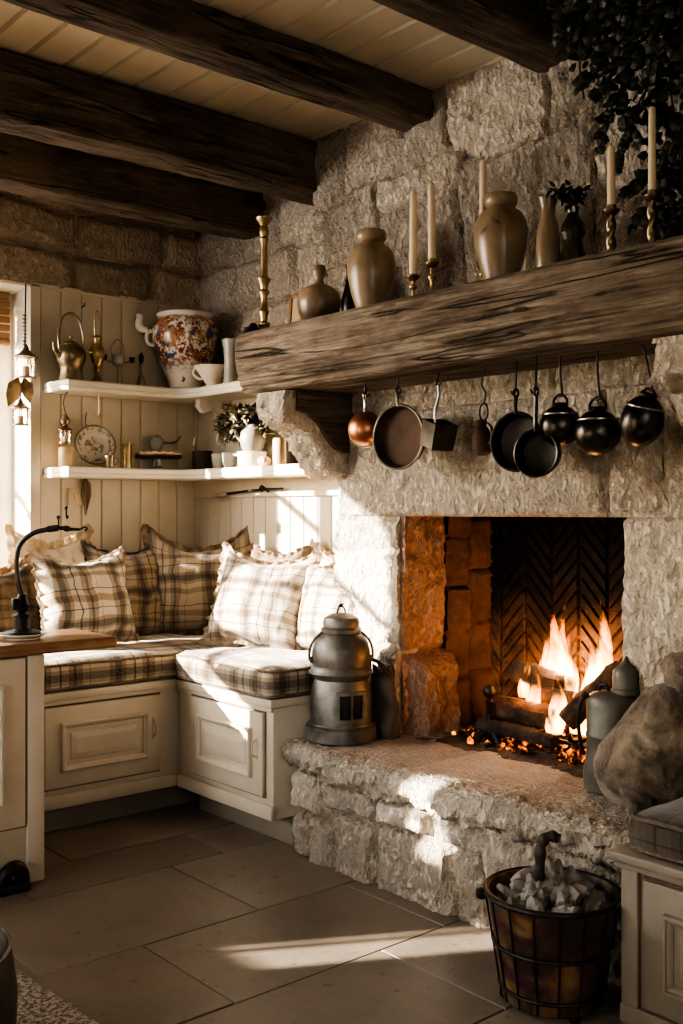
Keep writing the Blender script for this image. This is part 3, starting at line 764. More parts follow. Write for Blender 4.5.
# ---- seat cushions
def cushion(name, x0, x1, y0, y1, z0, z1, mat, label, round_=.028, nx=34, ny=22, sag=.006, seed=0, cats='cushion'):
    cx, cy, cz = (x0+x1)/2, (y0+y1)/2, z0
    t = thing(name, label, cats, (cx, cy, cz))
    hx, hy, h = (x1-x0)/2, (y1-y0)/2, z1-z0
    bm = B(); bmesh.ops.create_cube(bm, size=2)
    bmesh.ops.subdivide_edges(bm, edges=bm.edges, cuts=19, use_grid_fill=True)
    for v in bm.verts:
        p = v.co.copy(); X, Y, Z = p.x*hx, p.y*hy, (p.z+1)/2*h
        r = round_
        qx = max(0, abs(X)-(hx-r)); qy = max(0, abs(Y)-(hy-r)); qz = max(0, abs(Z-h/2)-(h/2-r))
        L = math.sqrt(qx*qx+qy*qy+qz*qz)
        if L > r:
            s = r/L
            X = math.copysign(hx-r+qx*s, X) if qx else X; Y = math.copysign(hy-r+qy*s, Y) if qy else Y
            Z = h/2+math.copysign(h/2-r+qz*s, Z-h/2) if qz else Z
        edge = (1-p.x**4)*(1-p.y**4)
        if p.z > -.3: Z += (.010*edge+.010*fr(X*5+seed, Y*5, seed, 3))*sst(-.3, 1, p.z)
        bul = .008*(1-(2*Z/h-1)**2) if h > 0 else 0
        X += math.copysign(bul, X)*(abs(p.x) > .9) + .004*fr(Y*9, Z*9, seed, 2); Y += math.copysign(bul, Y)*(abs(p.y) > .9)+.004*fr(X*9, Z*9, seed+4, 2)
        v.co = (X, Y, max(Z, .0))
    c = obj('cover', bm, mat, t, 80); boxuv(c)
    bm = B()
    for zz in (h-.012, .012):
        r = round_; pts = []
        for (sx, sy, a0) in ((1, 1, 0), (-1, 1, 90), (-1, -1, 180), (1, -1, 270)):
            for k in range(6):
                a = R(a0+90*k/5); pts.append((sx*(hx-r)+(r+.001)*math.cos(a), sy*(hy-r)+(r+.001)*math.sin(a), zz))
        P = []
        for i in range(len(pts)):
            a, b = Vector(pts[i]), Vector(pts[(i+1) % len(pts)]); k = max(1, int((b-a).length/.04)); P += [a+(b-a)*j/k for j in range(k)]
        P = [p+Vector((0, 0, .004*fr(p.x*8, p.y*8, zz*30+seed, 2))) for p in P]
        tube(bm, P, .005, 6, True)
    obj('piping', bm, PIPE_D, t)
    return t
cushion('seat_cushion', -1.74, -.03, -.715, -.03, BZ_, .622, PL_SEAT, 'long plaid seat cushion on the bench below the window', seed=3)
cushion('seat_cushion', -.585, -.03, BEND-.012, -.725, BZ_, .622, PL_SEAT, 'plaid seat cushion on the bench beside the hearth, caught by sunlight', seed=8)

# ---- pillows
def pillow(loc, w, h, yaw, tilt, mat, rmat, label, seed, T=.085, sag=.12, ears=.06, roll=0, ruff=.035, group=None):
    t = thing('throw_pillow', label, 'pillow', loc, (0, 0, 0), group)
    M = Euler((R(tilt), R(roll), 0)).to_matrix(); Mz = Matrix.Rotation(R(yaw), 3, 'Z'); t.rotation_euler = (Mz @ M).to_euler()
    N = 30
    def outline(u, v):
        k = 1-.10*(1-u*u)*(abs(v) > .0)*v*v*.6; kx = 1-.10*(1-v*v)*u*u
        x = u*w/2*kx; z = v*h/2*(1-.10*(1-u*u)*v*v)
        if v > 0: z -= sag*h*(1-abs(u)**1.6)*v**3
        z += ears*h*abs(u)**3*max(v, 0)**3
        z += .012*fr(u*2+seed, v*2, 3, 2); x += .012*fr(u*2, v*2+seed, 8, 2)
        return x, z
    bm = B(); uvl = bm.loops.layers.uv.new('UVMap'); sides = []
    for sgn in (-1, 1):
        g = []
        for i in range(N+1):
            row = []
            for j in range(N+1):
                u, v = -1+2*i/N, -1+2*j/N
                x, z = outline(u, v)
                th = T*((1-abs(u)**2.6)*(1-abs(v)**2.6))**.55
                th *= 1+.35*(-v)*.6
                wr = .010*fr(u*3+seed, v*3, sgn*5, 3)*min(1, th/T*1.6)
                cr = .008*math.sin(9*(u+v*.4)+seed)*max(0, v)**2*(th/T)
                row.append(bm.verts.new((x, sgn*(th+wr+cr) if 0 < i < N and 0 < j < N else 0, z)))
            g.append(row)
        for i in range(N):
            for j in range(N):
                f = bm.faces.new((g[i][j], g[i+1][j], g[i+1][j+1], g[i][j+1]))
                for l, (a, b) in zip(f.loops, ((i, j), (i+1, j), (i+1, j+1), (i, j+1))): l[uvl].uv = (a/N, b/N*h/w)
    bmesh.ops.remove_doubles(bm, verts=bm.verts, dist=1e-5)
    obj('cover', bm, mat, t, 80)
    if ruff:
        bm = B(); ring = []
        per = [(-1+2*i/60, 1) for i in range(60)]+[(1, 1-2*i/60) for i in range(60)]+[(1-2*i/60, -1) for i in range(60)]+[(-1, -1+2*i/60) for i in range(60)]
        n = len(per)
        for i, (u, v) in enumerate(per):
            x, z = outline(u, v); d = Vector((x/w, 0, z/h)); d.normalize()
            if abs(u) < .98: d = (d+Vector((0, 0, 2*v))).normalized()
            elif abs(v) < .98: d = (d+Vector((2*u, 0, 0))).normalized()
            wv = math.sin(i*.83+seed)+.6*math.sin(i*1.7+seed*2)
            L = ruff*(.85+.25*noise.noise(Vector((i*.2, seed, 0)))); p = Vector((x, 0, z))
            ring.append([p-d*.006, p+d*L*.4+Vector((0, wv*.004, 0)), p+d*L+Vector((0, wv*.011, 0))+Vector((0, 0, .002*wv))])
        V = [[bm.verts.new(q) for q in r] for r in ring]
        for i in range(n):
            j = (i+1) % n
            for k in range(2): bm.faces.new((V[i][k], V[j][k], V[j][k+1], V[i][k+1]))
        bmesh.ops.solidify(bm, geom=bm.faces[:], thickness=.003)
        obj('ruffle', bm, rmat, t, 80)
    return t
pillow((-1.10, -.28, .80), .36, .34, 0, -14, PL_DARK, RUFF_D, 'dark brown plaid pillow half hidden behind the black gooseneck lamp', 1, .07)
pillow((-.80, -.42, .815), .43, .38, 8, -16, PL_WHITE, RUFF_L, 'large cream plaid pillow leaning behind the wooden counter', 2, .09, .10, .02, ruff=.012)
pillow((-.80, -.14, .86), .33, .40, 0, -9, FLORAL, RUFF_L, 'faded floral pillow with frilled top behind the large cream plaid one', 3, .05, .10, .05)
pillow((-.50, -.22, .815), .36, .40, -8, -14, PL_TAN, PIPE_D, 'tan plaid pillow between the large cream pillow and the corner pillow', 4, .075, .06, .05, ruff=.012)
pillow((-.225, -.335, .835), .44, .42, -32, -14, PL_TAN, RUFF_D, 'big tan plaid pillow in the bench corner with ruffled drooping top', 5, .085, .12, .10, ruff=.03)
pillow((-.285, -.86, .805), .40, .37, -62, -19, PL_WHITE2, RUFF_L, 'sunlit cream plaid pillow on the fireside bench', 6, .085, .07, .06, ruff=.02, roll=5)
pillow((-.115, -.72, .81), .34, .36, -85, -9, PL_DARK, RUFF_D, 'dark plaid pillow with fringed edge behind the sunlit pillow', 7, .045, .05, .03, ruff=.03)
pillow((-.165, -1.16, .785), .33, .33, -80, -12, PL_WHITE, RUFF_L, 'cream plaid pillow between the sunlit pillow and the zinc heater', 8, .07, .02, .0, ruff=.012)
pillow((-.065, -1.05, .835), .28, .33, -88, -5, FLORAL, RUFF_L, 'small frilled linen pillow against the panelling behind the zinc heater', 9, .028, .10, .06)

# ================================================================== LEFT COUNTER UNIT
t = thing('counter_cabinet', 'cream cabinet under the honey wood counter with lamp', 'cabinet', (0, 0, 0))
bm = B(); box(bm, -1.95, -1.27, -1.05, -.80, .0, .705, .004); box(bm, -1.318, -1.262, -1.062, -1.04, .0, .705, .004); obj('carcass', bm, PAINT, t)
d = panel_door(t, .30, .52, pull=False); d.location = (-1.625, -1.05, .18)
d = panel_door(t, .30, .52, pull=False); d.location = (-1.94, -1.05, .18)
bm = B(); box(bm, -1.97, -1.02, -1.085, -.775, .708, .745, .008, 3)
tag(obj('countertop', bm, COUNTER), 'honey coloured wooden countertop reaching past the left cabinet', 'countertop')
# saucer and gooseneck lamp
lx, ly = -1.285, -.945
bm = lat([(.0, .004), (.055, .004), (.072, .012), (.078, .016), (.076, .018), (.055, .010), (0, .008)], 36)
lathe(bm, [(.045, 0), (.05, .0), (.05, .006), (.045, .006)], 30)
tag(obj('saucer', bm, WHITEP, loc=(lx, ly, .745)), 'pale saucer under the black gooseneck lamp', 'saucer')
t = thing('gooseneck_lamp', 'black iron gooseneck lamp standing on the wooden counter', 'lamp', (lx, ly, .757))
obj('base', lat([(0, 0), (.058, 0), (.060, .006), (.055, .012), (.03, .016), (.026, .02), (.026, .055), (.03, .058), (.03, .064), (.018, .068), (0, .068)], 32), IRON, t)
bm = lat([(.014, .064), (.016, .075), (.024, .082), (.026, .092), (.018, .105), (.016, .12), (.012, .13), (0, .131)], 20)
box(bm, -.034, -.012, -.010, .010, .08, .118, .005); obj('burner_body', bm, IRON, t)
bm = lat([(0, 0), (.009, .0), (.010, .006), (.006, .010), (0, .010)], 12, Matrix.Translation((.034, -.028, .085)) @ Matrix.Rotation(R(60), 4, 'Y'))
tube(bm, [(.01, -.008, .088), (.036, -.03, .088)], .003, 6); obj('knob', bm, IRON, t)
rx, ry = .759, -.651
def rp(s, z): return (rx*s, ry*s, z)
obj('neck', tb(cat([rp(0, .12), rp(-.012, .17), rp(-.018, .235), rp(-.006, .29), rp(.035, .325), rp(.085, .338)], 7), [.0085]*36, 10), PEWTER, t)
bm = tb([rp(.075, .337), rp(.082, .338), rp(.083, .338), rp(.115, .342), rp(.116, .342), rp(.135, .341), rp(.136, .341), rp(.15, .338), rp(.151, .338), rp(.185, .337)], [.008, .008, .011, .011, .007, .007, .010, .010, .006, .004], 10)
tube(bm, cat([rp(.185, .337), rp(.20, .345), rp(.208, .340), rp(.200, .334)], 4), .003, 6)
tube(bm, [rp(.118, .345), rp(.116, .372)], .003, 6); lathe(bm, [(0, 0), (.006, .002), (.006, .010), (0, .012)], 10, Matrix.Translation(rp(.116, .370)))
obj('nozzle', bm, IRON, t)
# black doorstop by the cabinet foot
bm = B(); box(bm, -.05, .05, -.03, .03, 0, .03, .008); tube(bm, cat([(-.03, 0, .025), (-.02, -.003, .06), (.01, 0, .073), (.03, 0, .055), (.034, 0, .02)], 5), [.022]*21, 10)
tag(obj('iron_doorstop', bm, IRON, loc=(-1.385, -1.10, 0)), 'small black iron doorstop on the floor at the left cabinet', 'doorstop')

# ================================================================== RUG AND POUF
bm = B(); N = 40; G = []
c0, ex, ey = Vector((-1.60, -1.56, 0)), Vector((-.62, .78, 0)).normalized(), None
import_dir = Vector((.06, -1, 0)).normalized(); side = Vector((-1, -.06, 0)).normalized()
for i in range(N+1):
    row = []
    for j in range(N+1):
        p = c0+import_dir*(i/N*1.2)+side*(j/N*.9); e = min(i, j, N-i, N-j)
        row.append(bm.verts.new((p.x+.006*fr(i*.5, j*.5, 1, 2), p.y+.006*fr(i*.5, j*.5, 7, 2), (.012 if e > 0 else .002)+.003*fr(i*.7, j*.7, 0, 2)*(e > 0))))
    G.append(row)
for i in range(N):
    for j in range(N): bm.faces.new((G[i][j], G[i+1][j], G[i+1][j+1], G[i][j+1]))
tag(obj('tweed_rug', bm, RUGM), 'flecked grey brown woven rug on the stone floor', 'rug')
t = thing('leather_pouf', 'dark leather pouf standing on the flecked rug', 'pouf', (-2.02, -2.02, .013))
obj('seat', lat([(0, .33), (.08, .328), (.16, .315), (.205, .285), (.225, .24), (.235, .17), (.232, .09), (.22, .03), (.21, .02), (0, .02)], 40), LEATHER, t)
bm = B(); tube(bm, circ((0, 0, .262), .218, n=40), .006, 6, True); tube(bm, circ((0, 0, .04), .226, n=40), .006, 6, True); obj('piping', bm, LEATHER, t)
for k in range(4): obj('foot', lat([(0, 0), (.02, 0), (.024, .022), (0, .022)], 12), LEATHER, t, loc=(.14*math.cos(k*PI/2+.7), .14*math.sin(k*PI/2+.7), 0))

# ================================================================== HEARTH: zinc heater
t = thing('zinc_heater', 'weathered grey zinc stove heater shaped like a churn at hearth corner', 'heater', (-.37, -1.446, HZ+.004))
obj('body', lat([(0, 0), (.114, 0), (.120, .004), (.120, .046), (.114, .052), (.104, .056), (.104, .150), (.101, .175), (.092, .198), (.090, .205), (.102, .222), (.106, .232), (.102, .244), (.097, .25), (.101, .275), (.100, .30), (.091, .33), (.074, .352), (.062, .362), (0, .362)], 48, wob=.015), ZINC, t)
lid = obj('lid', lat([(.060, .358), (.068, .362), (.070, .374), (.062, .382), (.063, .398), (.058, .412), (.036, .424), (.016, .428), (0, .429)], 40), ZINC, t)
bm = B(); tube(bm, cat([(-.02, 0, .425), (-.012, 0, .445), (.0, .004, .452), (.012, 0, .445), (.02, 0, .425)], 5), .0035, 6); lathe(bm, [(0, .445), (.006, .448), (.007, .455), (0, .462)], 10)
tube(bm, [(-.012, 0, .452), (.014, 0, .458)], .0028, 6); obj('finial', bm, IRON, lid)
fdir = math.atan2(-.62, -.40)   # door faces out into the room, a little to the right
bm = B()
def on_body(a, z, r=.104): return (r*math.cos(a), r*math.sin(a), z)
da = math.atan2(-.93, -.36)
def arc_panel(bm, a0, a1, z0, z1, r0, r1, n=8):
    rings = []
    for i in range(n+1):
        a = a0+(a1-a0)*i/n; c, s = math.cos(a), math.sin(a)
        rings.append([Vector((r0*c, r0*s, z0)), Vector((r1*c, r1*s, z0)), Vector((r1*c, r1*s, z1)), Vector((r0*c, r0*s, z1))])
    loft(bm, rings)
hw = .48
arc_panel(bm, da-hw, da+hw, .072, .083, .1, .114); arc_panel(bm, da-hw, da+hw, .162, .174, .096, .114)
arc_panel(bm, da-hw, da-hw+.10, .075, .17, .098, .114, 2); arc_panel(bm, da+hw-.10, da+hw, .075, .17, .098, .114, 2)
arc_panel(bm, da-.03, da+.03, .083, .163, .1, .112, 2)
dr = obj('door_frame', bm, ZINC, t, 25)
bm = B(); arc_panel(bm, da-hw+.05, da+hw-.05, .083, .163, .098, .1055); obj('dark_pane', bm, IRON, dr)
for z_, r_ in ((.228, .106), (.056, .105)): obj('band', tb(circ((0, 0, z_), r_, n=40), .005, 8, True), ZINC, t)
for a in (R(152), R(-28)):
    c, s = math.cos(a), math.sin(a); bm = B()
    tube(bm, cat([(.098*c, .098*s, .262), (.110*c, .110*s, .275), (.108*c, .108*s, .31), (.094*c, .094*s, .338), (.066*c, .066*s, .365)], 5), .0048, 8)
    lathe(bm, [(0, -.006), (.011, -.004), (.011, .004), (0, .006)], 10, Matrix.Translation((.104*c, .104*s, .272)) @ Matrix.Rotation(a, 4, 'Z') @ Matrix.Rotation(R(90), 4, 'Y'))
    obj('handle', bm, ZINC, t)
# dark leather log sling slumped behind it
bm = B(); rings = []
for i in range(15):
    v = i/14; z = v*.235; w_ = .070*(1-.25*v)+.012*math.sin(v*5); d_ = .048*(1-.55*v)
    ring = []
    for k in range(24):
        a = TAU*k/24; q = 1+.16*fr(math.cos(a)*1.6, math.sin(a)*1.6, v*3, 3)
        ring.append(Vector((d_*q*math.cos(a), w_*q*math.sin(a), z+.012*math.sin(3*a)*v)))
    rings.append(ring)
loft(bm, rings)
t = thing('hearth_bag', 'dark soft cloth bag slumped between zinc heater and fireplace opening', 'bag', (-.245, -1.515+.02, HZ+.004))
t.location = (-.232, -1.500, HZ+.004)
obj('sack_body', bm, pm('dark_canvas', (.05, .042, .034), (.13, .112, .09), 12, rough=.95, bs=.5, bscale=60), t, 80)
obj('strap', tb(cat([(-.01, -.05, .21), (-.03, -.02, .255), (-.03, .025, .26), (-.01, .05, .215)], 6), .007, 8), LEATHER, t)

# ================================================================== FIRE
cx, cy, cz = .085, -2.05, HZ
t = thing('fire_grate', 'black iron fire grate holding the burning logs', 'grate', (cx, cy, cz))
bm = B()
for k in range(7):
    y = -.30+.1*k; tube(bm, cat([(-.13, y, .085), (-.11, y, .062), (.0, y, .055), (.13, y, .06), (.15, y, .12)], 4), .008, 8)
obj('bar', bm, IRON, t)
bm = B(); tube(bm, [(-.10, -.33, .052), (-.10, .33, .052)], .008, 8); tube(bm, [(.10, -.33, .052), (.10, .33, .052)], .008, 8); obj('rail', bm, IRON, t)
for sx in (-.10, .10):
    for sy in (-.29, .29): obj('leg', tb([(sx, sy, .05), (sx*1.15, sy*1.05, 0)], .009, 8), IRON, t)
def andiron(loc, label):
    t = thing('andiron', label, 'andiron', loc)
    bm = B(); tube(bm, cat([(-.05, .05, .0), (-.045, .035, .03), (-.04, 0, .05), (-.045, -.035, .03), (-.05, -.05, .0)], 5), .011, 8); obj('foot', bm, IRON, t)
    obj('post', lat([(.011, .04), (.016, .06), (.010, .075), (.010, .135), (.016, .145), (.008, .155), (.020, .168), (.022, .182), (.014, .197), (0, .2)], 16), IRON, t, loc=(-.04, 0, 0))
    obj('bar', tb([(-.04, 0, .055), (.16, 0, .05), (.22, 0, 0)], .010, 8), IRON, t)
andiron((-.01, -1.83, HZ), 'black iron andiron with round knob left of the burning logs')
andiron((.0, -2.33, HZ), 'black iron andiron behind the grey enamel canister')
def log(p0, p1, r, mat, label, seed):
    bm = B(); a, b = Vector(p0), Vector(p1); n = 14; ax = (b-a).normalized(); up = Vector((0, 0, 1)); s = ax.cross(up).normalized(); q = s.cross(ax)
    rings = []
    for i in range(n+1):
        t = i/n; c = a.lerp(b, t)-a; ring = []
        for k in range(16):
            an = TAU*k/16; rr = r*(1+.22*fr(math.cos(an)*1.5+seed, math.sin(an)*1.5, t*3, 4))*(1 if 0 < i < n else .9)
            ring.append(c+s*rr*math.cos(an)+q*rr*math.sin(an))
        rings.append(ring)
    loft(bm, rings); o = obj('fire_log', bm, mat, loc=a, sharp=50)
    return tag(o, label, 'log')
LOGW = pm('burning_bark', (.02, .012, .009), (.16, .075, .038), 18, rough=.95, bs=1, bscale=45, bd=.012)
log((.06, -1.84, .615), (.12, -2.06, .575), .036, CHAR, 'black charred log lying across the top of the fire', 1)
log((-.02, -2.12, .49), (.10, -2.25, .665), .037, LOGW, 'bark covered log standing at a slant right of the flames', 2)
log((.0, -1.80, .495), (.03, -2.05, .485), .040, LOGW, 'brown log at the front of the grate beside the andiron', 3)
log((.14, -1.85, .50), (.16, -2.30, .50), .045, CHAR, 'thick blackened log at the back of the grate', 4)
log((.06, -2.0, .49), (.05, -2.32, .495), .035, CHAR, 'blackened log end under the slanted bark log', 5)
log((.09, -1.92, .545), (.05, -2.16, .545), .030, LOGW, 'glowing split log in the middle of the flames', 6)
log((-.045, -1.78, .44), (-.05, -2.10, .432), .022, CHAR, 'thin charred stick fallen in front of the grate', 7)
# ember bed and ash
bm = B()
rnd = random.Random(5)
for i in range(220):
    r = .006+.010*rnd.random(); p = Vector((rnd.gauss(.06, .085), rnd.gauss(-2.03, .14), 0)); p.x = max(-.10, min(.19, p.x))
    p.z = HZ+.012+.09*math.exp(-((p.x-.08)**2+(p.y+2.03)**2*.5)/.012)*rnd.random()
    g = bmesh.ops.create_icosphere(bm, subdivisions=1, radius=r, matrix=Matrix.Translation(p))
    for v in g['verts']: v.co = p+(v.co-p)*(1+.5*noise.noise(v.co*40))
tag(obj('ember_bed', bm, EMBER, sharp=30), 'glowing embers and cinders heaped under the burning logs', 'embers', kind='stuff')
bm = B(); G = []
for i in range(40):
    row = []
    for j in range(50):
        x, y = -.165+.41*i/39, -1.58-.86*j/49; e = min(i/6, (39-i)/4, j/6, (49-j)/6, 1)
        row.append(bm.verts.new((x, y, HZ-.002+e*(.010+.010*fr(x*9, y*9, 0, 3)+.008*fr(x*40, y*40, 0, 3)))))
    G.append(row)
for i in range(39):
    for j in range(49): bm.faces.new((G[i][j], G[i+1][j], G[i+1][j+1], G[i][j+1]))
tag(obj('ash_bed', bm, ASH, sharp=80), 'grey ash and soot spread over the firebox floor', 'ash', kind='stuff')
# flames
fl = thing('fire_flames', 'bright orange and yellow flames rising from the logs', 'flames', (.09, -2.05, .50))
def tongue(y, x, z0, h, r, seed, lean=0.0):
    bm = B(); rings = []; n = 22
    for i in range(n+1):
        t = i/n; rr = r*(math.sin(PI*min(1, (t*.9+.10))**.62))**1.0*(1-.25*t)+.0008
        ox = .012*math.sin(t*5+seed)*t; oy = lean*t*h+.014*math.sin(t*6.5+seed*2)*t
        rings.append([Vector((ox+.75*rr*math.cos(TAU*k/14), oy+rr*math.sin(TAU*k/14), t*h)) for k in range(14)])
    loft(bm, rings)
    obj('flame_tongue', bm, FLAME, fl, loc=(x, y, z0))
for a in [(.085, .03, .04, .31, .036, 1, -.05), (.035, .02, .03, .34, .034, 2, .02), (.0, .0, .03, .25, .028, 14, -.05), (.115, .05, .0, .23, .032, 3, .2), (-.125, .01, .05, .34, .036, 4, .02), (-.09, .02, .04, .24, .028, 15, .06), (-.17, .04, .02, .21, .028, 5, -.1),
          (.10, -.07, -.05, .20, .034, 6, -.1), (.0, -.08, -.06, .21, .038, 7, -.12), (-.08, -.06, -.05, .20, .040, 8, -.16), (.16, -.04, .03, .17, .022, 13, -.1), (.13, .07, .06, .22, .020, 9, .1), (-.04, .06, .0, .24, .034, 10, 0), (-.10, -.05, -.05, .15, .028, 11, -.3), (.05, .07, .0, .26, .034, 12, .1)]:
    tongue(*a)

# ================================================================== RIGHT END OF HEARTH
t = thing('enamel_canister', 'grey enamel canister with domed spout cap beside the fire', 'canister', (-.225, -2.435, HZ+.003))
obj('body', lat([(0, 0), (.066, 0), (.076, .005), (.080, .03), (.079, .06), (.071, .10), (.070, .145), (.073, .150), (.073, .158), (.070, .163), (.071, .235), (.068, .255), (.056, .268), (.03, .274), (0, .275)], 40), OLIVE, t)
obj('spout_cap', lat([(.036, .268), (.039, .27), (.039, .282), (.036, .285), (.037, .315), (.035, .33), (.026, .345), (.012, .354), (.007, .364), (.003, .372), (0, .373)], 28), OLIVE, t, loc=(.018, -.032, 0))
bm = B(); tube(bm, cat([(-.045, .045, .262), (-.06, .058, .25), (-.066, .066, .20), (-.062, .062, .13), (-.056, .055, .10)], 5), .006, 8); obj('strap', bm, IRON, t)
bm = B(); tube(bm, cat([(-.01, .035, .272), (-.012, .03, .288), (-.012, .012, .29), (-.01, .006, .274)], 4), .004, 6); obj('carry_loop', bm, IRON, t)
bm = B(); box(bm, -.079, -.073, -.012, -.006, .01, .145, .002, M=Matrix.Rotation(R(40), 4, 'Z')); obj('seam', bm, IRON, t)
# mottled sack
def sack():
    bm = B(); bmesh.ops.create_icosphere(bm, subdivisions=5, radius=1)
    for v in bm.verts:
        p = v.co.normalized(); z = p.z
        zz = .160+.172*z
        w = .150*(1+.05*math.sin(zz*20)); 
        tp = sst(.02, .33, zz); w *= 1-.24*tp
        x, y = p.x*w*.80, p.y*w
        y -= .055*tp**1.3; x += .03*tp
        fold = .009*fr(p.x*2.2+1, p.y*2.2, p.z*2.8, 4)+.004*math.sin(7*zz*9+p.y*5+2*p.x)*sst(.25, .7, 1-abs(z))
        q = Vector((x, y, 0)).normalized()*fold if (abs(x)+abs(y)) > 1e-6 else Vector()
        if zz < .02: zz = .02*(.5+zz/.04) if zz > -.02 else 0
        v.co = Vector((x, y, max(0, zz)))+q
    return bm
t = thing('mottled_sack', 'slumped mottled brown cloth sack at the right end of the hearth', 'sack', (-.335, -2.605, HZ+.004))
obj('sack_body', sack(), SACK, t, 80)
bm = B(); bmesh.ops.create_icosphere(bm, subdivisions=4, radius=1)
for v in bm.verts:
    p = v.co; q = 1+.18*fr(p.x*2, p.y*2, p.z*2+4, 3); v.co = Vector((.062*p.x*q, .062*p.y*q, .050*p.z*q))
obj('gathered_neck', bm, SACK, t, 80, loc=(.05, -.095, .365))
bm = B(); rings = []
for i in range(11):
    v_ = i/10; rr = .036*(1-.55*v_)*(1+.15*math.sin(v_*9))
    rings.append([Vector((-.118-.02*v_, -.055-.02*v_, .075-.055*v_))+Vector((rr*math.cos(TAU*k/14)*.8, rr*math.sin(TAU*k/14)*1.1, .3*rr*math.sin(TAU*k/14))) for k in range(14)])
loft(bm, rings); obj('tied_corner', bm, SACK, t, 80)

# ---- right bench cabinet and cushion
t = thing('hearth_end_cabinet', 'low cream panelled cabinet at the right end of the hearth', 'cabinet', (0, 0, 0))
CY = -2.772
bm = B(); box(bm, -.66, -.12, -4.0, CY, .0, .352, .004); box(bm, -.672, -.655, CY-.040, CY+.004, 0, .352, .004); obj('carcass', bm, PAINT_DIM, t)
bm = B(); box(bm, -.695, -.12, -4.0, CY+.028, .366, .388, .006, 3); box(bm, -.682, -.12, -4.0, CY+.014, .350, .366, .004); obj('top_board', bm, PAINT_DIM, t)
bm = B(); box(bm, -.675, -.66, -4.0, CY+.006, 0, .045, .005); obj('base_moulding', bm, PAINT_DIM, t)
d = panel_door(t, .50, .285, pull=False, PAINT=PAINT_DIM); d.location = (-.66, CY-.055, .050); d.rotation_euler = (0, 0, R(-90))
cushion('seat_cushion', -.675, -.15, -3.9, -2.795, .388, .482, PL_GREY, 'grey plaid box cushion on the low cabinet at the right', .02, seed=5)

# ---- bucket
bx_, by_ = -.708, -2.604
t = thing('log_bucket', 'dark painted stave bucket in a black wire frame on floor', 'bucket', (bx_, by_, 0))
bm = lat([(0, .012), (.112, .012), (.117, .016), (.151, .255), (.153, .262), (.147, .262), (.143, .25), (.112, .03), (0, .028)], 48)
obj('staves', bm, BUCKETM, t)
bm = B()
for z, r in ((.045, .123), (.145, .138), (.258, .156)): tube(bm, circ((0, 0, z), r, n=48), .005 if z < .2 else .007, 8, True)
obj('hoop', bm, IRON, t)
bm = B()
for k in range(16):
    a = TAU*k/16; c, s = math.cos(a), math.sin(a); tube(bm, [(.118*c, .118*s, .015), (.157*c, .157*s, .258)], .0025, 6)
obj('wire', bm, IRON, t)
for a in (R(125), R(245), R(5)):
    c, s = math.cos(a), math.sin(a); bm = B(); lathe(bm, [(0, 0), (.012, .0), (.014, .006), (.012, .014), (0, .015)], 12); obj('foot', bm, IRON, t, loc=(.11*c, .11*s, 0))
for a in (R(139), R(-41)):
    c, s = math.cos(a), math.sin(a)
    bm = B(); lathe(bm, [(0, -.014), (.010, -.012), (.014, -.003), (.014, .003), (.010, .012), (0, .014)], 12, Matrix.Translation((.166*c, .166*s, .252)) @ Matrix.Rotation(a, 4, 'Z') @ Matrix.Rotation(R(90), 4, 'Y')); obj('handle_knob', bm, IRON, t)
# pale lumps piled in it: a packed mound
rnd = random.Random(12)
def lump(p, r, seed):
    bm = B(); bmesh.ops.create_icosphere(bm, subdivisions=3, radius=1)
    sx, sy, sz = rnd.uniform(.8, 1.2), rnd.uniform(.8, 1.2), rnd.uniform(.7, .95)
    for v in bm.verts:
        q = 1+.55*fr(v.co.x*1.2+seed, v.co.y*1.2, v.co.z*1.2, 4); n_ = v.co*q
        v.co = Vector((n_.x*r*sx, n_.y*r*sy, n_.z*r*sz))
    o = obj('stone_lump', bm, COAL, loc=p, rot=(rnd.random()*3, rnd.random()*3, rnd.random()*3), sharp=28)
    return tag(o, 'pale grey stone lump heaped in the wire framed bucket', 'stone', 'pale lumps heaped in the bucket')
sd = 0
for ring, (rad, n_, z, r) in enumerate(((.098, 9, .225, .036), (.052, 5, .262, .037), (0, 1, .292, .036), (.075, 6, .195, .036))):
    for k in range(n_):
        a = TAU*k/n_+ring*.6; sd += 1
        lump((bx_+rad*math.cos(a), by_+rad*math.sin(a), z+rnd.uniform(-.006, .008)), r*rnd.uniform(.9, 1.08), sd*3.1)
STICK = pm('dark_knotted_wood', (.015, .010, .008), (.05, .033, .024), 20, rough=.6, bs=.5, bscale=40)
bm = tb(cat([(0, 0, -.04), (.004, -.002, .03), (.010, -.006, .085), (.012, -.006, .125), (.020, -.014, .148), (.034, -.026, .152), (.044, -.034, .146)], 6), [.013+.002*math.sin(i*.9) for i in range(36)]+[.010], 10)
lathe(bm, [(0, -.006), (.015, -.004), (.017, .008), (.014, .018), (0, .02)], 12, Matrix.Translation((.007, -.004, .055)))
tag(obj('crook_stick', bm, STICK, loc=(bx_-.055, by_+.006, .243)), 'dark crook-handled stick poking up out of the bucket', 'stick')

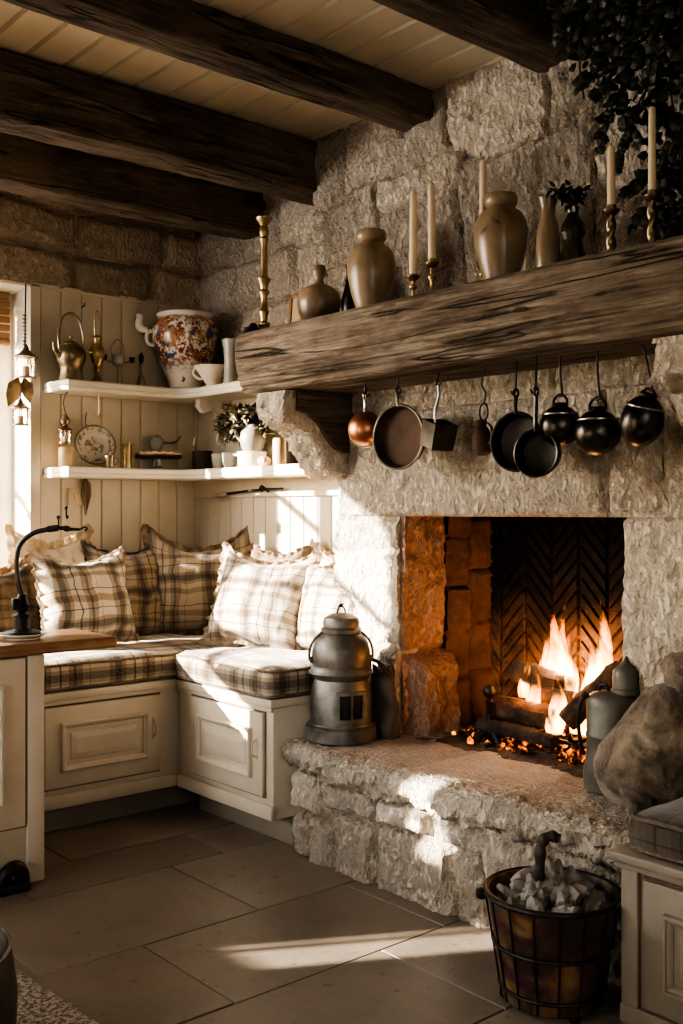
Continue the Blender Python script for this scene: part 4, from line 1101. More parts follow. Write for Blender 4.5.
# ================================================================== MANTEL ORNAMENTS
MZ = 1.80
def candlestick(x, y, h, rb, mat, label, twist=False, slim=1):
    t = thing('candlestick', label, 'candlestick', (x, y, MZ+.001))
    obj('base', lat([(0, 0), (rb, 0), (rb*1.02, .005), (rb*.9, .010), (rb*.5, .016), (rb*.32, .022), (.007, .026), (0, .027)], 28), mat, t)
    s0, s1 = .022, h-.028; L = s1-s0
    if twist:
        bm = B(); rings = []
        for i in range(29):
            u = i/28; z = s0+L*u; rings.append([Vector(((.0105+.003*math.cos(2*(TAU*k/20)-u*14))*math.cos(TAU*k/20), (.0105+.003*math.cos(2*(TAU*k/20)-u*14))*math.sin(TAU*k/20), z)) for k in range(20)])
        loft(bm, rings)
    else:
        bm = lat([(.006, s0), (.011, s0+.12*L), (.006, s0+.2*L), (.0055, s0+.5*L), (.013, s0+.62*L), (.0135, s0+.68*L), (.006, s0+.78*L), (.006, s1)], 20)
    obj('stem', bm, mat, t)
    obj('drip_cup', lat([(.006, h-.03), (.012, h-.026), (.021, h-.016), (.022, h-.013), (.013, h-.012), (.0125, h), (.0105, h), (.0105, h-.012), (0, h-.012)], 24), mat, t)
    return t
def candle(x, y, z0, z1, r, label, lean=(0, 0)):
    t = thing('taper_candle', label, 'candle', (x, y, z0), (lean[0], lean[1], 0)); h = z1-z0
    obj('wax', lat([(0, 0), (r, 0), (r*1.02, h*.02), (r*.94, h*.85), (r*.86, h*.985), (r*.6, h), (0, h-.002)], 18, wob=.03), WAX, t)
    obj('wick', tb([(0, 0, h-.003), (.001, 0, h+.006), (.003, 0, h+.011)], .0012, 5), IRON, t)
MXC = -.36
# tall ornate brass stick, no candle
t = thing('tall_candlestick', 'tall turned brass candlestick without candle at the mantel end', 'candlestick', (-.40, -1.045, MZ+.001))
obj('base', lat([(0, 0), (.030, 0), (.031, .006), (.022, .014), (.018, .03), (.022, .036), (.022, .042), (.012, .05), (0, .05)], 24), BRASS, t)
obj('stem', lat([(.012, .048), (.015, .07), (.019, .085), (.013, .098), (.012, .14), (.020, .158), (.014, .166), (.016, .185), (.024, .20), (.026, .206), (.016, .212), (.013, .225), (.0125, .33), (.015, .345), (.018, .352), (.012, .36)], 24), BRASS, t)
obj('drip_cup', lat([(.012, .358), (.018, .372), (.017, .39), (.013, .40), (.022, .415), (.030, .424), (.031, .43), (.018, .43), (.016, .415), (0, .415)], 24), BRASS, t)
# small dark dish
bm = lat([(0, 0), (.026, 0), (.034, .012), (.036, .022), (.032, .022), (.024, .008), (0, .006)], 24); lathe(bm, [(0, .018), (.014, .02), (.018, .03), (.01, .04), (0, .042)], 16, Matrix.Translation((.006, -.01, 0)))
tag(obj('trinket_dish', bm, IRON, loc=(-.37, -1.022+.035+.0, MZ+.001)), 'small dark dish behind the tall brass candlestick', 'dish')
bpy.data.objects['trinket_dish'].location = (-.445, -1.02, MZ+.001)
# leaning wooden frame
t = thing('picture_frame', 'small wooden picture frame leaning behind the squat bottle', 'picture frame', (-.275, -1.075, MZ+.002), (0, R(5), 0))
bm = B(); w_, h_ = .095, .165
for (a, b, c, d) in ((-w_/2, w_/2, 0, .016), (-w_/2, w_/2, h_-.016, h_), (-w_/2, -w_/2+.016, 0, h_), (w_/2-.016, w_/2, 0, h_)): box(bm, -.008, .008, a, b, c, d, .002)
obj('frame', bm, COUNTER, t); obj('picture', bx(-.003, .004, -w_/2+.012, w_/2-.012, .012, h_-.012, 0), pm('aged_print', (.34, .25, .14), (.44, .34, .2), 12, rough=.7), t)
# squat stoneware bottle
tag(obj('squat_bottle', lat([(0, 0), (.040, 0), (.050, .012), (.070, .045), (.078, .080), (.075, .105), (.060, .128), (.034, .142), (.019, .148), (.016, .158), (.016, .168), (.022, .176), (.024, .200), (.020, .212), (.008, .213), (.006, .19), (0, .19)], 40), STONEWARE, loc=(MXC, -1.315, MZ+.001)), 'squat ochre stoneware bottle with dark glazed base and narrow neck', 'bottle')
# dark bottle between
t = thing('dark_pitcher', 'small dark pitcher tucked between squat bottle and tall ochre jar', 'pitcher', (-.30, -1.425, MZ+.001))
obj('body', lat([(0, 0), (.032, 0), (.040, .03), (.040, .08), (.030, .12), (.021, .155), (.021, .185), (.027, .205), (.02, .205), (0, .18)], 24), PEWTER, t)
obj('handle', tb(cat([(0, -.020, .165), (0, -.043, .15), (0, -.048, .11), (0, -.034, .07)], 5), .004, 6), PEWTER, t)
# two big jars
def jar(x, y, s, mat, label):
    return tag(obj('stoneware_jar', lat([(0, 0), (.042*s, 0), (.046*s, .006), (.052*s, .03*s), (.066*s, .075*s), (.076*s, .125*s), (.079*s, .165*s), (.074*s, .195*s), (.060*s, .218*s), (.045*s, .228*s), (.041*s, .236*s), (.048*s, .244*s), (.050*s, .262*s), (.046*s, .272*s), (.036*s, .272*s), (.034*s, .24*s), (0, .235*s)], 48, wob=.012), mat, loc=(x, y, MZ+.001)), label, 'jar')
jar(MXC, -1.586, 1.02, JARG, 'ochre glazed jar standing left of the paired candles')
jar(MXC, -2.147, .985, JARG2, 'ochre glazed jar with dark brush marks hiding a candle')
candlestick(MXC, -1.785, .108, .030, BRASS, 'short brass candlestick next to the ochre jar')
candle(MXC, -1.785, MZ+.097, 2.161, .0125, 'thick ivory candle nearest the left ochre jar', (R(1), R(-.6)))
candlestick(MXC, -1.868, .135, .038, BRASS, 'brass candlestick with broad foot under the taller paired candle')
candle(MXC, -1.868, MZ+.124, 2.172, .0120, 'ivory candle on the broad footed brass candlestick', (R(-.6), 0))
candlestick(-.30, -2.025, .12, .045, BRASS, 'low brass candlestick half behind the brush marked jar')
candle(-.30, -2.025, MZ+.109, 2.215, .0115, 'tall ivory candle rising behind the brush marked jar')
tag(obj('slim_vase', lat([(0, 0), (.028, 0), (.032, .012), (.034, .06), (.033, .11), (.026, .15), (.020, .172), (.021, .195), (.027, .214), (.028, .221), (.022, .221), (.016, .19), (0, .18)], 32), JARG2, loc=(MXC, -2.318, MZ+.001)), 'slim speckled pottery vase right of the brush marked jar', 'vase')
t = thing('sprig_bottle', 'dark glass bottle with a leafy sprig beside the slim vase', 'bottle', (-.35, -2.395, MZ+.001))
obj('body', lat([(0, 0), (.030, 0), (.034, .01), (.034, .05), (.028, .075), (.026, .09), (.034, .11), (.032, .13), (.02, .15), (.014, .165), (.017, .18), (.010, .18), (0, .16)], 12), GLASSY, t, 25)
def leaf(bm, p, d, n_, L, W):
    d = d.normalized(); s = d.cross(n_).normalized(); n2 = s.cross(d)
    pts = [p, p+d*L*.3+s*W*.5, p+d*L*.65+s*W*.4-n2*L*.05, p+d*L-n2*L*.15, p+d*L*.65-s*W*.4-n2*L*.05, p+d*L*.3-s*W*.5]
    V = [bm.verts.new(q) for q in pts]; mid = bm.verts.new(p+d*L*.5+n2*L*.07)
    for i in range(6): bm.faces.new((V[i], V[(i+1) % 6], mid))
rnd = random.Random(9)
bm = B(); bl = B()
for k in range(6):
    a = rnd.uniform(0, TAU); P = cat([(0, 0, .15), (.012*math.cos(a), .012*math.sin(a), .2), (.04*math.cos(a), .045*math.sin(a)+.02, .225+.02*rnd.random())], 4); tube(bm, P, .0018, 5)
    for p in P[3:]:
        for q in range(3): leaf(bl, p, Vector((rnd.uniform(-1, 1), rnd.uniform(-1, 1), rnd.uniform(-.6, .8))), Vector((0, 0, 1)), .03, .014)
obj('stem', bm, TWIG, t); obj('leaves', bl, IVYM, t, smooth=False)
candlestick(MXC, -2.525, .155, .022, BRASS_D, 'twisted brass candlestick right of the sprig bottle', True)
candle(MXC, -2.525, MZ+.144, 2.112, .0105, 'shorter ivory candle on the first twisted brass stick')
candlestick(MXC, -2.648, .165, .020, BRASS_D, 'twisted brass candlestick in front of the ivy', True)
candle(MXC, -2.648, MZ+.154, 2.178, .0100, 'taller ivory candle standing before the ivy')

# ---- ivy
t = thing('trailing_ivy', 'dense dark ivy hanging from the ceiling over mantel end', 'ivy', (-.35, -2.6, 2.45))
rnd = random.Random(21); bl = B(); bs_ = B()
def inside(y, z):   # hanging outline: deep at the right, thin towards the left
    u = -y
    low = 2.50-.30*sst(2.36, 2.54, u)-.40*sst(2.54, 2.66, u)
    return z > low
cnt = 0
while cnt < 3300:
    u = rnd.uniform(2.33, 3.15); z = rnd.uniform(1.84, 2.62)
    wob = .05*noise.noise(Vector((u*9, z*9, 2)))
    if not inside(-u, z+wob): continue
    x = rnd.uniform(-.52, -.22) if z > 2.2 else rnd.uniform(-.34, -.20)
    if z > 2.5 and x > -.2: continue
    p = Vector((x+.35, -u+2.6, min(z, 2.60)-2.45)); L = rnd.uniform(.022, .042)
    leaf(bl, p, Vector((rnd.uniform(-.9, .4), rnd.uniform(-1, 1), rnd.uniform(-1.2, .3))), Vector((-1, rnd.uniform(-.6, .6), rnd.uniform(-.3, .8))), L, L*.85); cnt += 1
for (y0, z0, y1, z1) in ((-2.56, 2.2, -2.54, 2.06), (-2.64, 2.05, -2.56, 1.985), (-2.50, 2.25, -2.47, 2.13), (-2.66, 1.95, -2.58, 1.90)):
    P = cat([(-.30, y0-.08, z0+.12), (-.31, y0, z0), (-.32, (y0+y1)/2+.01, (z0+z1)/2), (-.33, y1, z1)], 5)
    P = [Vector((p.x+.35, p.y+2.6, p.z-2.45)) for p in P]; tube(bs_, P, .0025, 5)
    for p in P[4:]:
        for q in range(2): leaf(bl, p, Vector((-.3, rnd.uniform(-1, 1), rnd.uniform(-1, .2))), Vector((-1, 0, .2)), .032, .028)
for k in range(14):
    y = -2.36-.05*k; z1 = 2.3-.4*sst(2.5, 2.8, -y)
    P = cat([(-.25, y, 2.6), (-.3+.04*math.sin(k), y-.02, 2.45), (-.27, y-.03*math.sin(k*2), (2.45+z1)/2), (-.28, y-.02, z1)], 5); tube(bs_, [Vector((p.x+.35, p.y+2.6, p.z-2.45)) for p in P], .003, 5)
obj('vine', bs_, TWIG, t); obj('leaves', bl, IVYM, t, smooth=False)

# ================================================================== HANGING POTS
HX = -.35
def hook(t, ztop, zbot, x=0):
    """S-hook driven into the underside of the mantel; local to the thing"""
    bm = B(); L = ztop-zbot
    tube(bm, cat([(x, .0, ztop+.004), (x, 0, ztop-.25*L), (x, .002, zbot+.012), (x, .010, zbot), (x, .016, zbot+.010)], 6), .0032, 7)
    obj('hook', bm, IRON, t)
UZ = 1.58
def pan(y, zc, r, depth, yaw, mat, imat, rim, label, handle_z, cat_='pan', bowl=False, x=HX):
    """round pan hung by its handle: disc faces the room; local z up, opening towards local -x"""
    t = thing('hanging_pot' if bowl else 'hanging_pan', label, cat_, (x, y, zc), (0, 0, R(yaw)))
    M = Matrix.Rotation(R(-90), 4, 'Y')     # lathe axis +z -> -x
    if bowl: prof = [(0, -depth)] + [(r*math.sin(a)*1.0, -depth*math.cos(a)) for a in [PI/2*i/9 for i in range(1, 10)]] + [(r*1.05, .002), (r*1.05, .006), (r*.97, .006)] + [(r*.95*math.cos(a), -depth*.93*math.sin(a)) for a in [PI/2*i/6 for i in range(1, 6)]] + [(0, -depth*.93)]
    else: prof = [(0, -depth), (r*.82, -depth), (r*.9, -depth*.85), (r, -.004), (r*1.02, .0), (r*1.01, .004), (r*.97, .002), (r*.86, -depth*.8), (r*.78, -depth*.86), (0, -depth*.86)]
    obj('bowl' if bowl else 'pan_body', lathe(B(), prof, 44, M), mat, t)
    if rim: obj('rim', tube(B(), circ((0, 0, 0), r*1.0, 'x', 48), .0042, 8, True), rim, t)
    bm = B(); ht = handle_z
    tube(bm, cat([(.0, 0, r*.96), (-.004, 0, r+.02), (.0, 0, (r+ht)/2+.02), (.0, 0, ht-.012)], 5), .006, 8)
    tube(bm, circ((0, 0, ht), .012, 'y', 16), .0035, 6, True); obj('handle', bm, imat, t)
    hook(t, UZ-zc, ht-.004); return t
t = pan(-1.545, 1.427, .058, .055, 205, COPPER, STEEL, STEEL, 'small round copper pot hanging nearest the left corbel', .112, 'pot', True)
pan(-1.705, 1.392, .104, .035, 7, COPPER_D, STEEL, STEEL, 'large dark copper frying pan with a pale rim hanging from the mantel', .150)
# square dark dipper
t = thing('hanging_dipper', 'square black metal dipper hanging right of the large copper pan', 'dipper', (HX, -1.885, 1.388), (0, 0, R(-15)))
bm = B(); rings = []
Md = Matrix.Rotation(R(18), 3, 'X')
for o, z in ((.034, -.042), (.038, -.038), (.041, .038), (.042, .042), (.038, .042), (.034, -.03)):
    rings.append([Md @ Vector((sx*o, sy*o, z)) for sx, sy in ((1, 1), (-1, 1), (-1, -1), (1, -1))])
loft(bm, rings); obj('cup', bm, PEWTER, t)
bm = B(); tube(bm, cat([(0, .02, .04), (0, .018, .08), (0, -.002, .12), (0, .0, .155)], 5), .005, 8); tube(bm, circ((0, 0, .165), .011, 'y', 14), .003, 6, True); obj('handle', bm, STEEL, t); hook(t, UZ-1.388, .161)
# small dark jug
t = thing('hanging_jug', 'small brown copper jug hanging left of the black pans', 'jug', (HX+.03, -2.045, 1.325), (0, 0, R(-20)))
obj('body', lathe(B(), [(0, 0), (.022, 0), (.028, .01), (.031, .04), (.026, .07), (.018, .085), (.022, .1), (.018, .1), (.012, .08), (0, .06)], 24, Matrix.Rotation(R(-14), 4, 'X')), COPPER_D, t)
bm = B(); tube(bm, cat([(0, -.025, .09), (0, -.048, .075), (0, -.045, .04), (0, -.03, .025)], 5), .0035, 6); tube(bm, circ((0, 0, .125), .026, 'x', 20), .003, 6, True); obj('handle', bm, IRON, t)
bm = tb(cat([(0, 0, .255), (.0, .012, .21), (0, -.012, .18), (0, 0, .15)], 5), .0028, 6); obj('hook', bm, IRON, t)
pan(-2.195, 1.352, .083, .04, 8, IRON, IRON, IRON, 'wide black iron skillet hanging in the middle of the lintel', .14)
pan(-2.312, 1.312, .064, .045, 14, IRON, PEWTER, PEWTER, 'smaller black saucepan overlapping the wide black skillet', .17, x=HX-.055)
def ball(y, zc, r, label, tilt, ztop=.14, sq=1.0, x=HX):
    t = thing('pewter_pot', label, 'pot', (x, y, zc), (R(tilt), 0, 0))
    obj('body', lat([(0, -r*1.02*sq)]+[(r*math.sin(a), -r*1.02*sq*math.cos(a)) for a in [PI*i/22 for i in range(1, 20)]]+[(r*.36, r*.95*sq), (r*.40, r*1.06*sq), (r*.34, r*1.12*sq), (r*.2, r*1.1*sq), (0, r*1.08*sq)], 40, wob=.02), PEWTER, t)
    bm = B(); tube(bm, circ((0, 0, r*.55*sq), r*.86, n=36), .0035, 6, True); obj('band', bm, STEEL, t)
    bm = B(); tube(bm, cat([(0, -r*.4, r*.95*sq), (0, -r*.38, r*1.3), (0, 0, r*1.55), (0, r*.38, r*1.3), (0, r*.4, r*.95*sq)], 6), .0035, 6); obj('bail_handle', bm, IRON, t)
    bm = tb(cat([(0, .012, r*1.5), (0, 0, r*1.46), (0, -.006, r*1.58), (0, (UZ-zc)*math.sin(R(tilt))*.5, (UZ-zc)*.75), (0, (UZ-zc)*math.sin(R(tilt)), (UZ-zc)*1.0/math.cos(R(tilt)) if tilt == 0 else (UZ-zc)*math.cos(R(tilt)))], 5), .0035, 6); obj('hook', bm, IRON, t)
ball(-2.352, 1.388, .056, 'round dark pewter pot next to the black saucepan', 0)
ball(-2.475, 1.362, .061, 'round dark pewter pot hanging lowest, between its two neighbours', 0)
ball(-2.612, 1.384, .055, 'egg shaped dark pewter pot tilted beside the right corbel', 16, sq=1.2)

# ================================================================== UPPER SHELF
Z = SU+.001
t = thing('brass_kettle', 'brass kettle with tall hoop handle on the upper shelf', 'kettle', (-.71, -.115, Z))
obj('body', lat([(0, 0), (.048, 0), (.052, .006), (.050, .02), (.044, .05), (.048, .065), (.060, .09), (.062, .115), (.054, .138), (.036, .150), (.03, .155), (0, .158)], 36), BRASS_D, t)
obj('lid', lat([(.032, .152), (.034, .156), (.024, .166), (.008, .172), (.006, .180), (.009, .188), (0, .194)], 20), BRASS_D, t)
bm = B(); tube(bm, cat([(-.052, 0, .135), (-.056, 0, .19), (-.035, 0, .265), (0, 0, .285), (.035, 0, .265), (.056, 0, .19), (.052, 0, .135)], 6), .004, 8); tube(bm, [(-.012, 0, .284), (.012, 0, .284)], .007, 8); obj('handle', bm, BRASS_D, t)
obj('spout', tb(cat([(-.055, -.015, .10), (-.08, -.02, .12), (-.088, -.022, .155)], 5), [.011-.0006*i for i in range(11)], 10), BRASS_D, t)
t = thing('brass_oil_lamp', 'narrow brass oil lamp with ring top beside the kettle', 'oil lamp', (-.605, -.145, Z))
obj('base', lat([(0, 0), (.030, 0), (.031, .006), (.020, .016), (.010, .03), (.009, .05), (0, .05)], 20), BRASS, t)
obj('font', lat([(.009, .045), (.016, .06), (.012, .07), (.024, .09), (.032, .12), (.030, .145), (.018, .162), (.016, .18), (.020, .19), (.012, .2), (0, .2)], 24), BRASS, t)
obj('ring_handle', tb(cat([(-.011, 0, .196), (-.013, 0, .25), (-.008, 0, .295), (.0, 0, .305), (.008, 0, .295), (.013, 0, .25), (.011, 0, .196)], 5), .003, 6), BRASS, t)
obj('spout', tb(cat([(-.025, -.005, .13), (-.045, -.008, .128), (-.06, -.01, .14)], 5), [.009, .0085, .008, .008, .007, .007, .006, .006, .006, .006, .007], 10), BRASS, t)
t = thing('wire_sconce', 'delicate wire candle sconce with glass cup left of the painted jar', 'sconce', (-.49, -.11, Z))
obj('stem', tb(cat([(0, 0, 0.0), (0, 0, .05), (0, 0, .1)], 4), .003, 6), BRASS_D, t)
obj('foot', lat([(0, 0), (.024, 0), (.022, .004), (.004, .008), (0, .008)], 16), BRASS_D, t)
obj('cup', lat([(.006, .085), (.022, .095), (.028, .115), (.026, .135), (.023, .135), (.02, .1), (0, .095)], 20), GREYP, t)
bm = B(); tube(bm, cat([(-.028, 0, .12), (-.032, 0, .16), (-.012, 0, .195), (.012, 0, .195), (.032, 0, .16), (.028, 0, .12)], 5), .002, 6); tube(bm, cat([(-.02, 0, .1), (-.05, -.004, .105), (-.07, -.004, .115)], 4), .003, 6); tube(bm, cat([(.02, 0, .105), (.05, -.004, .11), (.06, -.004, .13)], 4), .003, 6); obj('wire_arm', bm, BRASS_D, t)
for s in (-1, 1): obj('side_cup', lat([(0, 0), (.008, .002), (.013, .014), (.012, .024), (0, .026)], 14), IRON, t, loc=(.066*s, -.004, .105))
t = thing('small_cruet', 'tiny silver cruet standing close under the porcelain jar handle', 'cruet', (-.385, -.125, Z))
obj('body', lat([(0, 0), (.016, 0), (.018, .02), (.013, .045), (.006, .06), (.006, .09), (.010, .1), (0, .102)], 18), STEEL, t)
obj('stopper', lat([(.004, .1), (.010, .115), (.012, .135), (.006, .150), (0, .155)], 14), IRON, t)
# big painted jar
t = thing('porcelain_jar', 'large porcelain jar painted with rust and blue flowers', 'jar', (-.185, -.165, Z))
obj('body', lat([(0, 0), (.072, 0), (.076, .006), (.074, .018), (.084, .05), (.108, .11), (.134, .175), (.147, .23), (.146, .27), (.132, .30), (.118, .315), (.124, .325), (.128, .333), (.122, .338), (.112, .332), (.108, .31), (0, .29)], 56), IMARI, t)
bm = tb(cat([(-.118, -.0, .255), (-.158, .0, .262), (-.172, .0, .235), (-.160, .0, .205), (-.128, 0, .20)], 7), .009, 10)
hd = obj('ring_handle', bm, WHITEP, t); hd.rotation_euler = (0, 0, R(-38))
bm = B(); tube(bm, cat([(-.165, 0, .265), (-.195, 0, .275), (-.205, 0, .30), (-.200, 0, .325), (-.215, 0, .335)], 6), [.013, .014, .015, .016, .017, .018, .019, .02, .02, .02, .02, .019, .018, .018, .017, .017, .016, .016, .016, .015, .013, .012, .011, .01, .009], 10)
h2 = obj('beast_head_lug', bm, WHITEP, t); h2.rotation_euler = (0, 0, R(-38))
t = thing('footed_bowl', 'small white patterned bowl with a loop handle before the painted jar', 'bowl', (-.165, -.36, Z))
obj('body', lat([(0, 0), (.036, 0), (.034, .012), (.046, .03), (.064, .055), (.084, .082), (.086, .087), (.080, .085), (.055, .05), (0, .03)], 36), pm('rim_painted_porcelain', (.70, .62, .50), (.40, .22, .11), 26, rough=.2, bs=.02, lo=.55, hi=.7), t)
obj('handle', tb(cat([(-.045, .035, .075), (-.062, .05, .08), (-.068, .054, .055), (-.05, .042, .035), (-.036, .03, .035)], 5), .006, 8), WHITEP, t)
t = thing('white_beaker', 'tall pale beaker at the mantel end of the upper shelf', 'beaker', (-.15, -.475, Z))
obj('body', lat([(0, 0), (.036, 0), (.037, .006), (.034, .03), (.032, .10), (.035, .15), (.042, .185), (.043, .19), (.038, .188), (.03, .12), (0, .02)], 32), GREYP, t)
# ================================================================== LOWER SHELF
Z = SL+.001
bm = lat([(0, 0), (.027, 0), (.030, .005), (.030, .075), (.027, .082), (.024, .080), (.022, .02), (0, .018)], 28)
t = thing('jar_candle', 'amber jar candle at the window end of the lower shelf', 'candle', (-.735, -.12, Z)); obj('jar', bm, AMBERW, t); obj('wick', tb([(0, 0, .015), (0, 0, .05)], .0015, 5), IRON, t)
def lantern(t, z, s=1.0, x=0, y=0):
    obj('roof', lat([(0, z+.105*s), (.004*s, z+.10*s), (.010*s, z+.085*s), (.020*s, z+.075*s), (.036*s, z+.066*s), (.037*s, z+.062*s), (.0, z+.062*s)], 12), BRASS_D, t, 20, loc=(x, y, 0))
    obj('glass', lat([(.026*s, z+.006), (.029*s, z+.03*s), (.029*s, z+.045*s), (.026*s, z+.062*s)], 12), LGLASS, t, 20, loc=(x, y, 0))
    bm = lat([(0, z-.004), (.030*s, z-.004), (.031*s, z+.004), (.0, z+.007)], 12)
    for k in range(6):
        a = TAU*k/6; tube(bm, [(.028*s*math.cos(a), .028*s*math.sin(a), z), (.030*s*math.cos(a), .030*s*math.sin(a), z+.065*s)], .002, 5)
    obj('frame', bm, BRASS_D, t, 20, loc=(x, y, 0)); obj('candle_stub', lat([(0, z+.006), (.011*s, z+.006), (.011*s, z+.035*s), (0, z+.036*s)], 12), WAX, t, loc=(x, y, 0))
t = thing('hanging_lantern', 'small brass lantern hung under the upper shelf on a wire', 'lantern', (-.74, -.125, 0))
lantern(t, 1.435, .85); obj('finial', lat([(.0, 1.505), (.016, 1.515), (.020, 1.53), (.010, 1.548), (.004, 1.56), (0, 1.565)], 14), BRASS_D, t)
obj('wire_hanger', tb(cat([(0, 0, 1.56), (-.008, 0, 1.60), (.0, 0, 1.635), (.01, 0, 1.647)], 5), .002, 6), IRON, t)
t = thing('patterned_plate', 'dark patterned plate propped upright in a wire hanger', 'plate', (-.598, -.105, Z+.094), (R(-103), R(14), 0))
t.rotation_euler = (Matrix.Rotation(R(-14), 3, 'Z') @ Matrix.Rotation(R(76), 3, 'X')).to_euler()
obj('plate_body', lat([(0, -.004), (.045, -.004), (.058, .004), (.086, .014), (.089, .017), (.086, .0185), (.058, .009), (.045, .002), (0, .001)], 48), PLATEM, t)
obj('wire_hanger', tb(cat([(-.02, .07, -.004), (-.03, .088, .004), (-.028, .11, -.02), (-.015, .155, -.05), (.0, .19, -.065)], 5), .002, 6), IRON, t)
t = thing('brass_hook_wire', 'thin brass wire hook dangling under the upper shelf near plate', 'hook', (-.585, -.12, 0))
obj('wire', tb(cat([(0, 0, 1.646), (.001, 0, 1.60), (0, 0, 1.565), (-.012, 0, 1.555), (-.018, 0, 1.565)], 5), .002, 6), BRASS, t); obj('bead', lat([(0, 1.552), (.006, 1.556), (.006, 1.564), (0, 1.568)], 10), BRASS, t)
t = thing('little_cup', 'little gilt cup standing in front of the patterned plate', 'cup', (-.565, -.178, Z))
obj('body', lat([(0, 0), (.014, 0), (.016, .01), (.020, .04), (.021, .052), (.018, .05), (.014, .015), (0, .01)], 22), BRASS_D, t); obj('handle', tb(cat([(.016, -.01, .042), (.032, -.014, .04), (.03, -.013, .018), (.015, -.008, .014)], 5), .003, 6), BRASS_D, t)
tag(obj('brass_tumbler', lat([(0, 0), (.019, 0), (.020, .004), (.018, .03), (.018, .085), (.022, .11), (.019, .11), (.015, .03), (0, .01)], 24), BRASS, loc=(-.45, -.12, Z)), 'slim brass tumbler between the plate and the cake stand', 'tumbler')
t = thing('cake_stand', 'low pedestal cake stand holding the lattice tart', 'cake stand', (-.305, -.135, Z))
obj('foot', lat([(0, 0), (.040, 0), (.041, .004), (.02, .010), (.012, .018), (.010, .045), (.02, .052), (0, .053)], 28), GREYP, t)
obj('tray', lat([(0, .050), (.098, .050), (.104, .056), (.104, .062), (.096, .058), (0, .057)], 40), IRON, t)
t = thing('lattice_tart', 'flat pastry tart with crimped crust lying on the cake stand', 'tart', (-.305, -.135, Z+.058))
TART = pm('baked_pastry', (.46, .28, .13), (.66, .46, .26), 30, rough=.8, bs=.5, bscale=60)
bm = B(); rings = []
crust = []
for k in range(64):
    a = TAU*k/64; crust.append((.093*math.cos(a), .093*math.sin(a), .009+.003*math.sin(k*PI/2)))
tube(bm, crust, .008, 8, True)
lathe(bm, [(0, 0), (.092, 0), (.093, .006), (0, .008)], 36); obj('crust', bm, TART, t)
bm = B()
for k in range(-3, 4):
    L = math.sqrt(max(0, .086**2-(k*.024)**2))
    box(bm, -L, L, k*.024-.005, k*.024+.005, .007, .012, .002); box(bm, k*.024-.005, k*.024+.005, -L, L, .009, .014, .002)
obj('lattice', bm, TART, t)
t = thing('glazed_pot', 'small pale glazed pot with ladle above the tart', 'pot', (-.285, -.075, Z+.073))
t.location = (-.27, -.062, Z)
obj('body', lat([(0, 0), (.022, 0), (.020, .03), (.016, .06), (.014, .085), (.026, .1), (.032, .12), (.029, .14), (.018, .152), (.006, .156), (0, .158)], 26), GREYP, t)
obj('ladle', tb(cat([(.025, 0, .13), (.06, -.005, .125), (.10, -.008, .135), (.118, -.01, .16)], 6), .0045, 8), STEEL, t)
t = thing('copper_canister', 'small dark copper canister in the shelf corner', 'canister', (-.135, -.225, Z))
obj('body', lat([(0, 0), (.042, 0), (.044, .004), (.044, .078), (.046, .080), (.046, .084), (.040, .084), (.038, .01), (0, .008)], 32), COPPER_D, t)
obj('knob_arm', tb(cat([(-.02, .02, .08), (-.03, .02, .12), (-.025, .015, .15)], 5), .004, 6), BRASS_D, t)
def cup(y, label):
    t = thing('green_cup', label, 'cup', (-.135, y, Z))
    obj('body', lat([(0, 0), (.018, 0), (.020, .004), (.030, .03), (.033, .066), (.030, .066), (.026, .03), (0, .012)], 28), GREYP, t)
cup(-.355, 'pale green cup next to the copper canister'); cup(-.437, 'pale green cup under the dried leaves, nearer the white pan')
# dried plant in a pot behind the cups
t = thing('dried_plant', 'dry grey green leafy plant in a small pot on lower shelf', 'plant', (-.085, -.515, Z))
obj('pot', lat([(0, 0), (.030, 0), (.034, .01), (.042, .07), (.044, .075), (.038, .075), (.032, .02), (0, .06)], 28), GREYP, t)
rnd = random.Random(33); bm = B(); bl = B()
for k in range(52):
    a = rnd.uniform(0, TAU); sp_ = rnd.uniform(.04, .19); hgt = rnd.uniform(.10, .23)
    ex, ey = -abs(math.cos(a))*sp_*.75+.02, math.sin(a)*sp_*1.1+.035
    P = cat([(0, 0, .06), (ex*.3, ey*.3, .06+hgt*.5), (ex*.8, ey*.8, .06+hgt*.85), (ex, ey, .06+hgt*(.8 if k % 3 else .45))], 5); tube(bm, P, .0022, 5)
    for p in P[5:]:
        for q in range(2): leaf(bl, p, Vector((rnd.uniform(-1, .4), rnd.uniform(-1, 1), rnd.uniform(-.7, .9))), Vector((-.5, 0, 1)), rnd.uniform(.028, .052), .018)
obj('stem', bm, TWIG, t); obj('leaves', bl, DRYM, t, smooth=False)
t = thing('white_pan', 'white handled pan on the lower shelf holding the round teapot', 'pan', (-.135, -.60, Z))
obj('body', lat([(0, 0), (.054, 0), (.058, .006), (.060, .056), (.064, .060), (.062, .064), (.056, .06), (.054, .012), (0, .010)], 36), WHITEP, t)
obj('handle', tb(cat([(-.02, .056, .05), (-.028, .078, .055), (-.03, .092, .058)], 4), .006, 8), WHITEP, t)
t = thing('round_teapot', 'round mottled stoneware teapot sitting in the white pan', 'teapot', (-.135, -.605, Z+.012))
obj('body', lat([(0, 0), (.026, 0), (.030, .02), (.036, .05), (.048, .075), (.054, .105), (.048, .135), (.030, .152), (.022, .156), (.020, .162), (.010, .168), (0, .17)], 36), glaze('mottled_grey_glaze', (.22, .195, .16), (.32, .29, .24), 0, True), t)
obj('spout', tb(cat([(-.02, .045, .10), (-.03, .066, .12), (-.035, .075, .145)], 5), [.011, .0105, .01, .0095, .009, .0085, .008, .0075, .007, .007, .007], 10), GREYP, t)
